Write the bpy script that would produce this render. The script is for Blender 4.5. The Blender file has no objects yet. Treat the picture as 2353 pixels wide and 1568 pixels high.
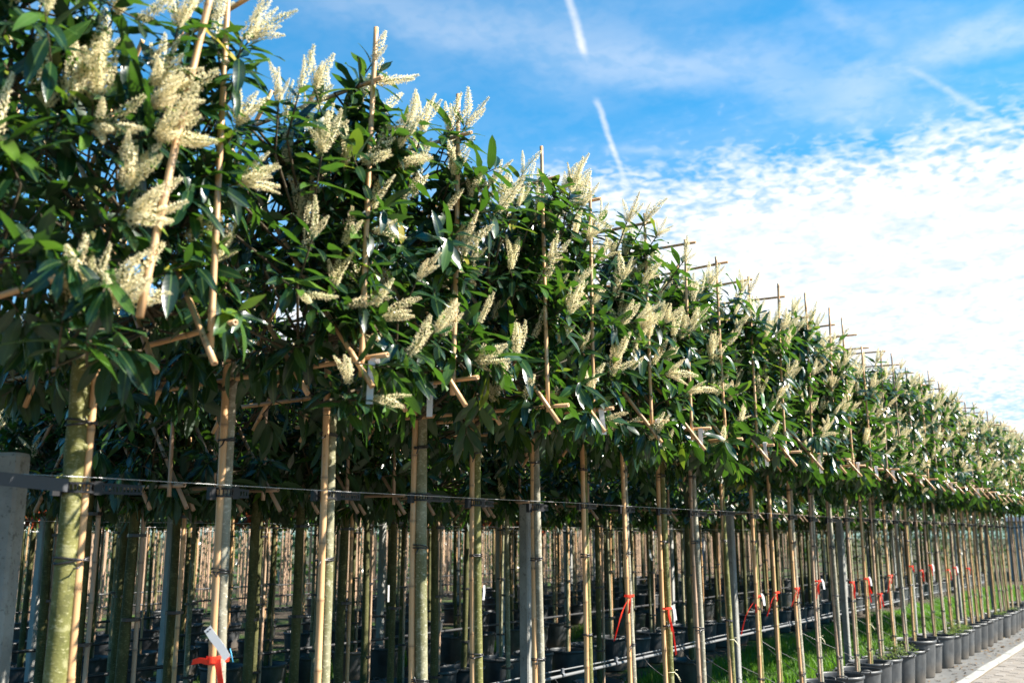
import bpy, math, random
import numpy as np
from mathutils import Vector, Matrix

# ------------------------------------------------------------------ scene, camera, sky, sun
scene = bpy.context.scene
COL = scene.collection
W0, H0, F0 = 2352.0, 1568.0, 2200.0          # photograph measured at this size
EYE = 1.70
G = 0.12                                      # ground level
YAW, PITCH = math.radians(35.0), math.radians(11.45)
cam_data = bpy.data.cameras.new('camera')
cam_data.sensor_width = 36.0
cam_data.lens = F0 / W0 * 36.0
cam_data.clip_start, cam_data.clip_end = 0.05, 2000.0
cam_data.dof.use_dof = True
cam_data.dof.focus_distance = 5.0
cam_data.dof.aperture_fstop = 3.2
cam = bpy.data.objects.new('camera', cam_data)
COL.objects.link(cam)
FWD = Vector((math.cos(YAW)*math.cos(PITCH), math.sin(YAW)*math.cos(PITCH), math.sin(PITCH)))
RIGHT = Vector((math.sin(YAW), -math.cos(YAW), 0.0))
UP = RIGHT.cross(FWD)
cam.location = (0, 0, EYE)
cam.rotation_euler = FWD.to_track_quat('-Z', 'Y').to_euler()
scene.camera = cam

SUN_AZ, SUN_EL = math.radians(-62.0), math.radians(40.0)   # azimuth from +X, anticlockwise
SUN_DIR = Vector((math.cos(SUN_AZ)*math.cos(SUN_EL), math.sin(SUN_AZ)*math.cos(SUN_EL), math.sin(SUN_EL)))
sl = bpy.data.lights.new('sun', 'SUN')
sl.energy, sl.angle, sl.color = 5.0, math.radians(0.53), (1.0, 0.93, 0.82)
so = bpy.data.objects.new('sun', sl); COL.objects.link(so)
so.rotation_euler = (-SUN_DIR).to_track_quat('-Z', 'Y').to_euler()
so.location = SUN_DIR * 30

scene.view_settings.view_transform = 'Standard'
scene.view_settings.look = 'None'
scene.view_settings.exposure = 1.9
scene.view_settings.gamma = 1.0
scene.render.engine = 'CYCLES'
cy = scene.cycles
cy.use_denoising = True
cy.max_bounces, cy.diffuse_bounces, cy.glossy_bounces = 6, 4, 3
cy.transmission_bounces, cy.transparent_max_bounces = 4, 4
cy.caustics_reflective = cy.caustics_refractive = False
cy.sample_clamp_indirect = 6.0


def ray(px, py):
    d = FWD * F0 + RIGHT * (px - W0/2) - UP * (py - H0/2)
    return d.normalized()


class NT:
    """small helper to write node trees"""
    def __init__(self, tree):
        self.t = tree; tree.nodes.clear()
    def n(self, kind, **kw):
        nd = self.t.nodes.new(kind)
        for k, v in kw.items():
            setattr(nd, k, v)
        return nd
    def put(self, sock, v):
        if hasattr(v, 'is_output'):
            self.t.links.new(v, sock)
        elif isinstance(v, (int, float)):
            if sock.type == 'RGBA':
                sock.default_value = (v, v, v, 1)
            elif sock.type == 'VECTOR':
                sock.default_value = (v, v, v)
            else:
                sock.default_value = v
        else:
            v = tuple(v)
            sock.default_value = v if sock.type != 'RGBA' or len(v) == 4 else v + (1,)
    def math(self, op, a, b=None, c=None, clamp=False):
        m = self.n('ShaderNodeMath', operation=op, use_clamp=clamp)
        for i, v in enumerate((a, b, c)):
            if v is not None:
                self.put(m.inputs[i], v)
        return m.outputs[0]
    def vmath(self, op, a, b=None, out=0):
        m = self.n('ShaderNodeVectorMath', operation=op)
        self.put(m.inputs[0], a)
        if b is not None:
            if op == 'SCALE':
                self.put(m.inputs['Scale'], b)
            else:
                self.put(m.inputs[1], b)
        return m.outputs[out]
    def comb(self, x, y, z):
        m = self.n('ShaderNodeCombineXYZ')
        for i, v in enumerate((x, y, z)):
            self.put(m.inputs[i], v)
        return m.outputs[0]
    def noise(self, vec, scale, detail=3.0, rough=0.5, dist=0.0, out=0):
        m = self.n('ShaderNodeTexNoise')
        if vec is not None:
            self.put(m.inputs['Vector'], vec)
        m.inputs['Scale'].default_value = scale
        m.inputs['Detail'].default_value = detail
        m.inputs['Roughness'].default_value = rough
        m.inputs['Distortion'].default_value = dist
        return m.outputs[out]
    def smooth(self, x, a, b, lo=0.0, hi=1.0):
        m = self.n('ShaderNodeMapRange', interpolation_type='SMOOTHSTEP')
        self.put(m.inputs[0], x)
        for i, v in enumerate((a, b, lo, hi)):
            m.inputs[i+1].default_value = v
        return m.outputs[0]
    def ramp(self, fac, stops):
        m = self.n('ShaderNodeValToRGB')
        e = m.color_ramp.elements
        while len(e) > 1:
            e.remove(e[-1])
        e[0].position, e[0].color = stops[0][0], tuple(stops[0][1]) + (1,)
        for p, c in stops[1:]:
            q = e.new(p); q.color = tuple(c) + (1,)
        self.put(m.inputs[0], fac)
        return m.outputs[0]
    def mix(self, fac, a, b, mode='MIX'):
        m = self.n('ShaderNodeMix', data_type='RGBA', blend_type=mode)
        self.put(m.inputs[0], fac); self.put(m.inputs[6], a); self.put(m.inputs[7], b)
        return m.outputs[2]


world = bpy.data.worlds.new('World'); scene.world = world
world.use_nodes = True
wt = NT(world.node_tree)
sky = wt.n('ShaderNodeTexSky', sky_type='NISHITA', sun_disc=False)
sky.sun_elevation = SUN_EL
sky.sun_rotation = math.atan2(SUN_DIR.x, SUN_DIR.y)
sky.altitude, sky.air_density, sky.dust_density, sky.ozone_density = 0.0, 1.0, 0.35, 3.0
dirv = wt.n('ShaderNodeTexCoord').outputs['Generated']
sep = wt.n('ShaderNodeSeparateXYZ'); wt.put(sep.inputs[0], dirv)
dz = wt.math('MAXIMUM', sep.outputs[2], 0.0)
zi = wt.math('ADD', dz, 0.10)
# the photograph's saturated azure overhead, paler low down
blue = wt.mix(1.0, sky.outputs[0], wt.mix(wt.smooth(sep.outputs[2], 0.0, 0.42), (0.40, .68, .80), (0.0, 1.06, 1.36)), 'MULTIPLY')
qx = wt.math('DIVIDE', sep.outputs[0], zi)
qy = wt.math('DIVIDE', sep.outputs[1], zi)


def cloudpos(px, py):
    d = ray(px, py); k = max(d.z, 0) + 0.10
    return Vector((d.x/k, d.y/k))


Q = wt.comb(qx, qy, 0.0)
# large soft field: where the mackerel sheet lies (a half plane with a ragged rim)
A_, B_ = cloudpos(1330, 455), cloudpos(2352, 250)
tv = (B_ - A_).normalized(); nv = Vector((-tv.y, tv.x))
if (cloudpos(2100, 600) - A_).dot(nv) < 0:
    nv = -nv
sd = wt.math('ADD', wt.math('MULTIPLY', wt.math('SUBTRACT', qx, A_.x), nv.x),
             wt.math('MULTIPLY', wt.math('SUBTRACT', qy, A_.y), nv.y))
ta = wt.math('ADD', wt.math('MULTIPLY', qx, tv.x), wt.math('MULTIPLY', qy, tv.y))
wob = wt.noise(Q, 1.3, 3.0, 0.55)
sdw = wt.math('ADD', sd, wt.math('MULTIPLY', wt.math('SUBTRACT', wob, 0.5), 0.8))
dens = wt.smooth(sdw, -0.30, 0.45)
far = wt.smooth(sd, 1.5, 3.2)                       # the sheet loosens towards the horizon
rim = wt.smooth(sdw, -0.35, 0.10)
c1 = wt.noise(Q, 34.0, 2.0, 0.5, 0.4)
c2 = wt.noise(Q, 9.0, 4.0, 0.55, 0.3)
c3 = wt.noise(Q, 1.5, 4.0, 0.55)
ripple = wt.math('ADD', wt.math('MULTIPLY', wt.math('SUBTRACT', c1, 0.5), 1.9), wt.math('MULTIPLY', wt.math('SUBTRACT', c2, 0.5), 1.3))
body_ = wt.math('ADD', wt.math('MULTIPLY', dens, 1.62), -0.28)
body_ = wt.math('SUBTRACT', body_, wt.math('MULTIPLY', far, wt.math('MULTIPLY', wt.smooth(c3, 0.36, 0.60), 1.0)))
cov = wt.math('MULTIPLY', wt.math('ADD', body_, ripple, clamp=True), rim)
cov = wt.math('MULTIPLY', cov, 0.96)
# thin cirrus streaks over the rest
sv = wt.comb(wt.math('MULTIPLY', sd, 1.3), wt.math('MULTIPLY', ta, 0.40), 3.0)
ci = wt.smooth(wt.noise(sv, 1.1, 5.0, 0.55, 0.5), 0.36, 0.72)
fib = wt.noise(wt.comb(wt.math('MULTIPLY', sd, 7.0), wt.math('MULTIPLY', ta, 1.6), 7.0), 1.3, 5.0, 0.6, 0.6)
grain = wt.noise(Q, 22.0, 3.0, 0.6, 0.3)
cirrus = wt.math('MULTIPLY', ci, wt.math('ADD', 0.16, wt.math('ADD', wt.math('MULTIPLY', fib, 0.40), wt.math('MULTIPLY', grain, 0.18))))
veil = wt.smooth(wt.math('ADD', sd, wt.math('MULTIPLY', ta, -0.35)), -1.0, 1.6, 0.0, 0.32)
cirrus = wt.math('ADD', wt.math('MULTIPLY', cirrus, 0.34), wt.math('MULTIPLY', veil, 0.6))


def contrail(p0, p1, wid, amp, seed, nsc=14.0):
    a, b = cloudpos(*p0), cloudpos(*p1)
    L = (b - a).length; t = (b - a) / L; nn = Vector((-t.y, t.x))
    al = wt.math('ADD', wt.math('MULTIPLY', wt.math('SUBTRACT', qx, a.x), t.x), wt.math('MULTIPLY', wt.math('SUBTRACT', qy, a.y), t.y))
    ac = wt.math('ADD', wt.math('MULTIPLY', wt.math('SUBTRACT', qx, a.x), nn.x), wt.math('MULTIPLY', wt.math('SUBTRACT', qy, a.y), nn.y))
    nz = wt.noise(wt.comb(qx, qy, seed), nsc, 4.0, 0.6)
    ac = wt.math('ADD', ac, wt.math('MULTIPLY', wt.math('SUBTRACT', nz, 0.5), wid*1.3))
    body = wt.smooth(wt.math('ABSOLUTE', ac), wid, 0.0)
    body = wt.math('MULTIPLY', body, wt.smooth(al, -0.02, 0.12*L))
    body = wt.math('MULTIPLY', body, wt.smooth(al, L, 0.86*L))
    return wt.math('MULTIPLY', wt.math('MULTIPLY', body, amp), wt.math('ADD', 0.35, nz))


trails = [contrail((1345, 130), (1270, -120), 0.011, 0.55, 1.0),
          contrail((1440, 430), (1365, 215), 0.010, 0.55, 2.0),
          contrail((2330, 300), (2080, 150), 0.014, 0.28, 3.0),
          contrail((1640, 360), (1370, 338), 0.030, 0.15, 4.0),
          contrail((2050, 110), (1840, -20), 0.030, 0.12, 5.0),
          contrail((2250, 300), (560, -30), 0.13, 0.19, 6.0, 6.0),
          contrail((1150, 210), (2700, 20), 0.15, 0.15, 7.0, 6.0),
          contrail((1900, 210), (2700, -40), 0.10, 0.24, 8.0, 11.0)]
thin = cirrus
for t_ in trails:
    thin = wt.math('ADD', thin, t_)
total = wt.math('SUBTRACT', wt.math('ADD', cov, thin), wt.math('MULTIPLY', cov, thin), clamp=True)
above = wt.smooth(sep.outputs[2], -0.01, 0.06)
total = wt.math('MULTIPLY', total, above)
cloud_col = wt.mix(wt.smooth(wt.math('ADD', c2, wt.math('MULTIPLY', wt.math('SUBTRACT', c1, .5), .6)), 0.32, 0.60), (4.7, 5.3, 5.9), (6.25, 6.3, 6.35))
skycol = wt.mix(total, blue, cloud_col)
bg = wt.n('ShaderNodeBackground'); wt.put(bg.inputs['Color'], skycol)
bg.inputs['Strength'].default_value = 0.05
wo = wt.n('ShaderNodeOutputWorld'); wt.t.links.new(bg.outputs[0], wo.inputs[0])

# ------------------------------------------------------------------ materials
def material(name):
    m = bpy.data.materials.new(name); m.use_nodes = True
    return m, NT(m.node_tree)


def finish(nt, color, rough=0.6, bump=None, bump_d=0.01, bump_s=0.4, spec=0.5, transl=None, metal=0.0):
    p = nt.n('ShaderNodeBsdfPrincipled')
    nt.put(p.inputs['Base Color'], color); nt.put(p.inputs['Roughness'], rough)
    p.inputs['Specular IOR Level'].default_value = spec
    p.inputs['Metallic'].default_value = metal
    if bump is not None:
        b = nt.n('ShaderNodeBump'); b.inputs['Strength'].default_value = bump_s
        b.inputs['Distance'].default_value = bump_d
        nt.put(b.inputs['Height'], bump); nt.t.links.new(b.outputs[0], p.inputs['Normal'])
    sh = p.outputs[0]
    if transl:
        tr = nt.n('ShaderNodeBsdfTranslucent'); nt.put(tr.inputs[0], transl[0])
        mx = nt.n('ShaderNodeMixShader'); nt.put(mx.inputs[0], transl[1])
        nt.t.links.new(sh, mx.inputs[1]); nt.t.links.new(tr.outputs[0], mx.inputs[2])
        sh = mx.outputs[0]
    o = nt.n('ShaderNodeOutputMaterial'); nt.t.links.new(sh, o.inputs[0])


def obj_co(nt):
    return nt.n('ShaderNodeTexCoord').outputs['Object']


def leaf_material(name, single, red=False):
    m, nt = material(name)
    if single:
        t = nt.n('ShaderNodeObjectInfo').outputs['Random']
    else:
        t = nt.n('ShaderNodeAttribute', attribute_name='tint').outputs['Fac']
    if red:
        col = nt.ramp(t, [(0, (.025, .05, .015)), (.62, (.04, .08, .02)), (.74, (.12, .03, .012)), (1, (.34, .05, .02))])
        trc = nt.ramp(t, [(0, (.06, .13, .02)), (.62, (.10, .2, .03)), (.76, (.4, .08, .03)), (1, (.6, .1, .04))])
    else:
        col = nt.ramp(t, [(0, (.003, .013, .009)), (.5, (.005, .021, .011)), (.86, (.009, .034, .012)), (.95, (.05, .11, .016)), (.988, (.08, .15, .02)), (1, (.30, .22, .03))])
        trc = nt.ramp(t, [(0, (.07, .19, .012)), (.8, (.11, .27, .02)), (1, (.28, .42, .03))])
    uv = nt.n('ShaderNodeUVMap').outputs[0]
    s = nt.n('ShaderNodeSeparateXYZ'); nt.put(s.inputs[0], uv)
    rib = nt.smooth(nt.math('ABSOLUTE', nt.math('SUBTRACT', s.outputs[0], 0.5)), 0.055, 0.015)
    col = nt.mix(nt.math('MULTIPLY', rib, 0.4), col, (.10, .17, .045))
    back = nt.n('ShaderNodeNewGeometry').outputs['Backfacing']
    col = nt.mix(nt.math('MULTIPLY', back, 0.6), col, (.028, .06, .026))
    vein = nt.n('ShaderNodeTexWave', wave_type='BANDS', bands_direction='Y')
    nt.put(vein.inputs['Vector'], nt.comb(0.0, nt.math('ADD', s.outputs[1], nt.math('MULTIPLY', nt.math('ABSOLUTE', nt.math('SUBTRACT', s.outputs[0], .5)), -.35)), 0.0))
    vein.inputs['Scale'].default_value = 3.2
    rough = nt.math('ADD', 0.27, nt.math('MULTIPLY', back, 0.25))
    finish(nt, col, rough, bump=vein.outputs[1], bump_d=0.001, bump_s=0.06, spec=0.5, transl=(trc, 0.20))
    return m


M = {}
M['leaf'] = leaf_material('glossy_leaf', True)
M['leaves'] = leaf_material('glossy_leaf_mass', False)
M['redleaves'] = leaf_material('red_tipped_leaf_mass', False, True)

m, nt = material('cream_blossom')
t = nt.n('ShaderNodeObjectInfo').outputs['Random']
nz = nt.noise(obj_co(nt), 160.0, 2.0)
c = nt.mix(nz, (.86, .76, .48), (.97, .92, .72))
c = nt.mix(nt.math('MULTIPLY', t, 0.30), c, (.80, .66, .34))
c = nt.mix(nt.smooth(t, .80, .95, 0.0, .55), c, (.44, .44, .20))
c = nt.mix(nt.smooth(t, .12, .03, 0.0, .5), c, (.50, .34, .15))
finish(nt, c, 0.7, spec=0.2, transl=((.95, .84, .55), 0.38)); M['blossom'] = m

m, nt = material('flower_stalk'); finish(nt, (.16, .20, .05), 0.6); M['stalk'] = m


def bamboo(name, a, b, dark):
    m, nt = material(name)
    co = obj_co(nt)
    s = nt.n('ShaderNodeSeparateXYZ'); nt.put(s.inputs[0], co)
    r = nt.n('ShaderNodeObjectInfo').outputs['Random']
    n1 = nt.noise(nt.comb(nt.math('MULTIPLY', s.outputs[0], 40), nt.math('MULTIPLY', s.outputs[1], 40), nt.math('ADD', nt.math('MULTIPLY', s.outputs[2], 2.2), nt.math('MULTIPLY', r, 30))), 1.0, 4.0, 0.6)
    n2 = nt.noise(co, 55.0, 3.0, 0.6)
    c = nt.mix(nt.smooth(n1, .3, .7), a, b)
    c = nt.mix(nt.math('MULTIPLY', nt.smooth(n2, .60, .72), 0.45), c, dark)
    c = nt.mix(nt.math('MULTIPLY', r, 0.35), c, nt.mix(0.5, a, dark))
    node = nt.n('ShaderNodeAttribute', attribute_name='ring').outputs['Fac']
    c = nt.mix(nt.math('MULTIPLY', node, 0.8), c, dark)
    n4 = nt.noise(nt.comb(s.outputs[0], s.outputs[1], nt.math('ADD', nt.math('MULTIPLY', s.outputs[2], 1.6), nt.math('MULTIPLY', r, 50))), 2.2, 3.0, .6)
    c = nt.mix(nt.smooth(n4, .52, .70, 0.0, .55), c, (.27, .21, .155))
    finish(nt, c, 0.42, bump=n1, bump_d=.002, bump_s=.3)
    return m


M['bamboo'] = bamboo('dry_bamboo', (.60, .37, .19), (.42, .235, .105), (.12, .07, .035))
M['bamboo_grey'] = bamboo('weathered_bamboo', (.42, .29, .20), (.31, .20, .13), (.10, .065, .04))


def bark(name, c0, c1, c2):
    m, nt = material(name)
    co = obj_co(nt)
    n1 = nt.noise(nt.vmath('MULTIPLY', co, (9, 9, 3)), 1.6, 5.0, 0.6)
    n2 = nt.noise(nt.vmath('MULTIPLY', co, (1, 1, 2.4)), 60.0, 3.0, 0.6)
    c = nt.mix(nt.smooth(n1, .35, .65), c0, c1)
    n3 = nt.noise(co, 22.0, 4.0, .65)
    c = nt.mix(nt.math('MULTIPLY', nt.smooth(n3, .55, .66), .55), c, c2)
    c = nt.mix(nt.math('MULTIPLY', nt.smooth(n2, .56, .66), .8), c, c2)
    c = nt.mix(nt.math('MULTIPLY', nt.smooth(n3, .44, .34), .5), c, nt.mix(.5, c0, (.02, .02, .012)))
    h = nt.math('ADD', n1, nt.math('MULTIPLY', n2, .6))
    finish(nt, c, 0.75, bump=h, bump_d=.004, bump_s=.6, spec=.25)
    return m


M['bark_olive'] = bark('olive_bark', (.080, .083, .022), (.145, .14, .045), (.27, .26, .14))
M['bark_shaded'] = bark('shaded_olive_bark', (.040, .043, .013), (.075, .074, .024), (.13, .125, .06))  # olive bark with the canopy's shade put into its colour, for back trunks
M['bark_grey'] = bark('grey_bark', (.17, .155, .115), (.25, .235, .18), (.42, .40, .33))
M['bark_mix'] = bark('mossy_grey_bark', (.115, .115, .05), (.21, .20, .13), (.36, .35, .26))
M['wood'] = bark('twig_bark', (.045, .036, .022), (.075, .058, .034), (.11, .09, .055))

m, nt = material('black_plastic_pot')
co = obj_co(nt)
s = nt.n('ShaderNodeSeparateXYZ'); nt.put(s.inputs[0], co)
n1 = nt.noise(co, 7.0, 5.0, 0.65)
n2 = nt.noise(nt.vmath('MULTIPLY', co, (30, 30, 2)), 1.0, 3.0)
low = nt.smooth(nt.math('ADD', s.outputs[2], nt.math('MULTIPLY', n1, -.16)), 0.10, -0.05)
c = nt.mix(nt.smooth(n1, .35, .7), (.026, .029, .033), (.058, .061, .064))
c = nt.mix(nt.math('MULTIPLY', nt.smooth(n2, .5, .75), .35), c, (.11, .115, .12))
c = nt.mix(nt.math('MULTIPLY', low, .7), c, (.12, .10, .08))
finish(nt, c, nt.math('ADD', .34, nt.math('MULTIPLY', n1, .3)), bump=n1, bump_d=.003, bump_s=.2)
M['pot'] = m
m, nt = material('potting_soil')
n1 = nt.noise(obj_co(nt), 40.0, 5.0, .7)
finish(nt, nt.ramp(n1, [(.3, (.02, .014, .01)), (.6, (.07, .05, .035)), (.8, (.15, .125, .10))]), .95, bump=n1, bump_d=.02, bump_s=.8, spec=.1)
M['soil'] = m
m, nt = material('black_strap_plastic'); finish(nt, (.011, .011, .013), .5, spec=.3); M['strap'] = m
m, nt = material('black_tie_tube'); finish(nt, (.015, .014, .016), .35); M['tie'] = m
m, nt = material('cream_string'); finish(nt, (.62, .58, .40), .7); M['string'] = m
m, nt = material('white_paper_tag')
finish(nt, (.80, .80, .82), .55, transl=((.8, .8, .8), .25)); M['tag'] = m
m, nt = material('red_plastic_ribbon'); finish(nt, (.78, .055, .025), .32, transl=((.9, .10, .03), .4)); M['ribbon'] = m
m, nt = material('tag_print'); finish(nt, (.03, .03, .05), .6); M['print'] = m
m, nt = material('blue_string'); finish(nt, (.05, .32, .60), .5); M['blue'] = m

m, nt = material('spotted_concrete')
co = obj_co(nt)
n1 = nt.noise(co, 6.0, 5.0, .6); n2 = nt.noise(co, 85.0, 3.0, .6); n3 = nt.noise(co, 28.0, 4.0, .65)
c = nt.mix(nt.smooth(n1, .3, .7), (.16, .16, .148), (.26, .26, .24))
c = nt.mix(nt.math('MULTIPLY', nt.smooth(n3, .58, .68), .75), c, (.09, .088, .075))
c = nt.mix(nt.math('MULTIPLY', nt.smooth(n2, .60, .68), .6), c, (.07, .068, .06))
finish(nt, c, .85, bump=nt.math('ADD', n2, n3), bump_d=.003, bump_s=.5, spec=.25); M['concrete'] = m
m, nt = material('pale_concrete')
co = obj_co(nt)
n1 = nt.noise(co, 5.0, 6.0, .62); n2 = nt.noise(co, 60.0, 3.0, .6)
c = nt.mix(nt.smooth(n1, .3, .7), (.22, .22, .21), (.32, .32, .30))
c = nt.mix(nt.math('MULTIPLY', nt.smooth(n2, .58, .7), .4), c, (.2, .2, .18))
finish(nt, c, .85, bump=n2, bump_d=.002, bump_s=.4, spec=.25); M['pale_concrete'] = m
m, nt = material('galvanised_steel')
n1 = nt.noise(obj_co(nt), 20.0, 4.0, .6)
finish(nt, nt.mix(n1, (.38, .39, .40), (.56, .57, .58)), .38, metal=.75); M['steel'] = m
m, nt = material('dark_steel'); finish(nt, (.16, .17, .19), .42, metal=.5); M['darksteel'] = m
m, nt = material('dull_grey_bar'); finish(nt, (.045, .048, .055), .55, spec=.3); M['bar'] = m
m, nt = material('dull_pipe'); finish(nt, (.13, .135, .14), .55, spec=.35); M['pipe'] = m
m, nt = material('black_hose'); finish(nt, (.03, .03, .032), .4); M['hose'] = m

m, nt = material('concrete_strip')
co = obj_co(nt)
n1 = nt.noise(co, 1.3, 6.0, .65); n2 = nt.noise(co, 30.0, 4.0, .65); n3 = nt.noise(co, 4.0, 4.0, .6)
c = nt.mix(nt.smooth(n1, .3, .7), (.085, .086, .086), (.135, .134, .13))
c = nt.mix(nt.math('MULTIPLY', nt.smooth(n3, .55, .75), .55), c, (.12, .105, .085))
c = nt.mix(nt.math('MULTIPLY', nt.smooth(n2, .6, .7), .4), c, (.10, .095, .085))
finish(nt, c, .85, bump=n2, bump_d=.004, bump_s=.5, spec=.3); M['strip'] = m
m, nt = material('sandy_paver')
co = obj_co(nt)
r = nt.n('ShaderNodeObjectInfo').outputs['Random']
n1 = nt.noise(nt.n('ShaderNodeNewGeometry').outputs['Position'], 3.0, 5.0, .6); n2 = nt.noise(co, 60.0, 3.0, .6)
c = nt.mix(nt.smooth(n1, .3, .7), (.17, .155, .14), (.235, .215, .195))
c = nt.mix(nt.math('MULTIPLY', r, .5), c, (.15, .125, .10))
finish(nt, c, .85, bump=n2, bump_d=.002, bump_s=.4, spec=.25); M['paver'] = m
m, nt = material('paver_bed')
br = nt.n('ShaderNodeTexBrick')
nt.put(br.inputs['Vector'], obj_co(nt))
br.inputs['Scale'].default_value = 1.0
br.inputs['Brick Width'].default_value, br.inputs['Row Height'].default_value = .208, .108
br.inputs['Mortar Size'].default_value = .004
for i, cc in enumerate(((.23, .19, .155, 1), (.18, .145, .115, 1), (.07, .06, .045, 1))):
    br.inputs[i+1].default_value = cc
n2 = nt.noise(obj_co(nt), 9.0, 5.0, .6)
finish(nt, nt.mix(nt.math('MULTIPLY', n2, .45), br.outputs[0], (.22, .18, .14)), .9, spec=.2); M['road'] = m
m, nt = material('joint_sand')
n2 = nt.noise(obj_co(nt), 25.0, 4.0, .6)
finish(nt, nt.mix(n2, (.10, .08, .06), (.20, .165, .12)), .95, spec=.1); M['sand'] = m
m, nt = material('nursery_soil')
co = obj_co(nt)
n1 = nt.noise(co, .55, 5.0, .6); n2 = nt.noise(co, 18.0, 5.0, .65)
c = nt.mix(nt.smooth(n2, .35, .7), (.030, .024, .018), (.085, .068, .05))
c = nt.mix(nt.math('MULTIPLY', nt.smooth(n1, .48, .62), .8), c, nt.mix(n2, (.03, .07, .012), (.06, .13, .02)))
finish(nt, c, .95, bump=n2, bump_d=.02, bump_s=.6, spec=.15); M['soil_ground'] = m
m, nt = material('grass_blade')
t = nt.n('ShaderNodeAttribute', attribute_name='tint').outputs['Fac']
finish(nt, nt.ramp(t, [(0, (.030, .095, .010)), (.6, (.060, .165, .015)), (1, (.14, .22, .03))]), .5, spec=.3, transl=((.16, .38, .02), .35)); M['grass'] = m
m, nt = material('weed_leaf')
t = nt.n('ShaderNodeAttribute', attribute_name='tint').outputs['Fac']
finish(nt, nt.ramp(t, [(0, (.06, .10, .02)), (1, (.17, .22, .06))]), .6, spec=.3, transl=((.2, .33, .05), .3)); M['weed'] = m
m, nt = material('shed_metal'); 
n1 = nt.noise(obj_co(nt), 2.0, 4.0, .6)
finish(nt, nt.mix(n1, (.20, .23, .26), (.27, .30, .33)), .5, metal=.2); M['shed'] = m
m, nt = material('blue_notice'); finish(nt, (.10, .22, .50), .5); M['bluesign'] = m

# ------------------------------------------------------------------ object and mesh helpers
class MB:
    """collects geometry for ONE mesh"""
    def __init__(self):
        self.v, self.f, self.ring = [], [], []
    def tube(self, pts, radii, seg=8, hollow=False, rings=None, cap=True):
        pts = [Vector(p) for p in pts]
        n = len(pts); base = len(self.v)
        d0 = (pts[1] - pts[0]).normalized()
        ref = Vector((1, 0, 0)) if abs(d0.x) < .9 else Vector((0, 1, 0))
        u = (ref - d0 * ref.dot(d0)).normalized()
        for i, p in enumerate(pts):
            d = (pts[min(i+1, n-1)] - pts[max(i-1, 0)]).normalized()
            u = (u - d * u.dot(d)).normalized(); w = d.cross(u)
            for k in range(seg):
                a = 2*math.pi*k/seg
                self.v.append(p + (u*math.cos(a) + w*math.sin(a)) * radii[i])
                self.ring.append(rings[i] if rings else 0.0)
        for i in range(n-1):
            for k in range(seg):
                a = base + i*seg + k; b = base + i*seg + (k+1) % seg
                self.f.append((a, b, b+seg, a+seg))
        if cap:
            for end, i in ((0, 0), (1, n-1)):
                idx = [base + i*seg + k for k in range(seg)]
                d = (pts[1]-pts[0]).normalized() if end == 0 else (pts[-2]-pts[-1]).normalized()
                if hollow:
                    nb = len(self.v)
                    for off, sc_ in ((0.0, .55), (.012, .5)):
                        for k in idx:
                            self.v.append(pts[i] + (self.v[k] - pts[i]) * sc_ + d*off); self.ring.append(1.0 if off else .2)
                    for k in range(seg):
                        k2 = (k+1) % seg
                        q = [(idx[k], idx[k2], nb+k2, nb+k), (nb+k, nb+k2, nb+seg+k2, nb+seg+k)]
                        self.f += [tuple(reversed(x)) for x in q] if end == 0 else q
                    idx = [nb+seg+k for k in range(seg)]
                self.f.append(tuple(reversed(idx)) if end == 0 else tuple(idx))
        return self
    def box(self, lo, hi, rot=None, org=None, taper=1.0):
        b = len(self.v)
        cx, cy_ = (lo[0]+hi[0])/2, (lo[1]+hi[1])/2
        for z in (lo[2], hi[2]):
            k = taper if z == hi[2] else 1.0
            for x, y in ((lo[0], lo[1]), (hi[0], lo[1]), (hi[0], hi[1]), (lo[0], hi[1])):
                p = Vector((cx+(x-cx)*k, cy_+(y-cy_)*k, z))
                if rot is not None:
                    p = rot @ p
                if org is not None:
                    p = p + Vector(org)
                self.v.append(p); self.ring.append(0.0)
        self.f += [tuple(b+i for i in q) for q in ((3, 2, 1, 0), (4, 5, 6, 7), (0, 1, 5, 4), (1, 2, 6, 5), (2, 3, 7, 6), (3, 0, 4, 7))]
        return self
    def lathe(self, prof, seg=24, cap_last=False):
        b = len(self.v)
        for r_, z in prof:
            for k in range(seg):
                a = 2*math.pi*k/seg
                self.v.append(Vector((r_*math.cos(a), r_*math.sin(a), z))); self.ring.append(0.0)
        for i in range(len(prof)-1):
            for k in range(seg):
                p, q = b+i*seg+k, b+i*seg+(k+1) % seg
                self.f.append((p, q, q+seg, p+seg))
        if cap_last:
            self.f.append(tuple(b+(len(prof)-1)*seg+k for k in range(seg)))
        return self
    def strip(self, pts, wids, wdir, thick=0.0006):
        """a thin band along pts, widened along wdir (vector or list of vectors), with real thickness"""
        b = len(self.v); n = len(pts)
        pts = [Vector(p) for p in pts]
        for i, p in enumerate(pts):
            w = Vector(wdir[i] if isinstance(wdir, list) else wdir).normalized() * wids[i] * .5
            d = (pts[min(i+1, n-1)] - pts[max(i-1, 0)]).normalized()
            nn = d.cross(w).normalized() * thick * .5
            self.v += [p-w-nn, p+w-nn, p+w+nn, p-w+nn]; self.ring += [0.0]*4
        for i in range(n-1):
            for k in range(4):
                a, c_ = b+i*4+k, b+i*4+(k+1) % 4
                self.f.append((a, c_, c_+4, a+4))
        self.f += [(b+3, b+2, b+1, b), tuple(b+(n-1)*4+k for k in range(4))]
        return self
    def mesh(self, name, mat, smooth=True, ring=False):
        me = bpy.data.meshes.new(name)
        me.from_pydata([tuple(p) for p in self.v], [], self.f)
        me.materials.append(mat)
        if smooth:
            me.polygons.foreach_set('use_smooth', [True]*len(me.polygons))
        if ring:
            at = me.attributes.new('ring', 'FLOAT', 'POINT'); at.data.foreach_set('value', self.ring)
        me.update()
        return me


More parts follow.
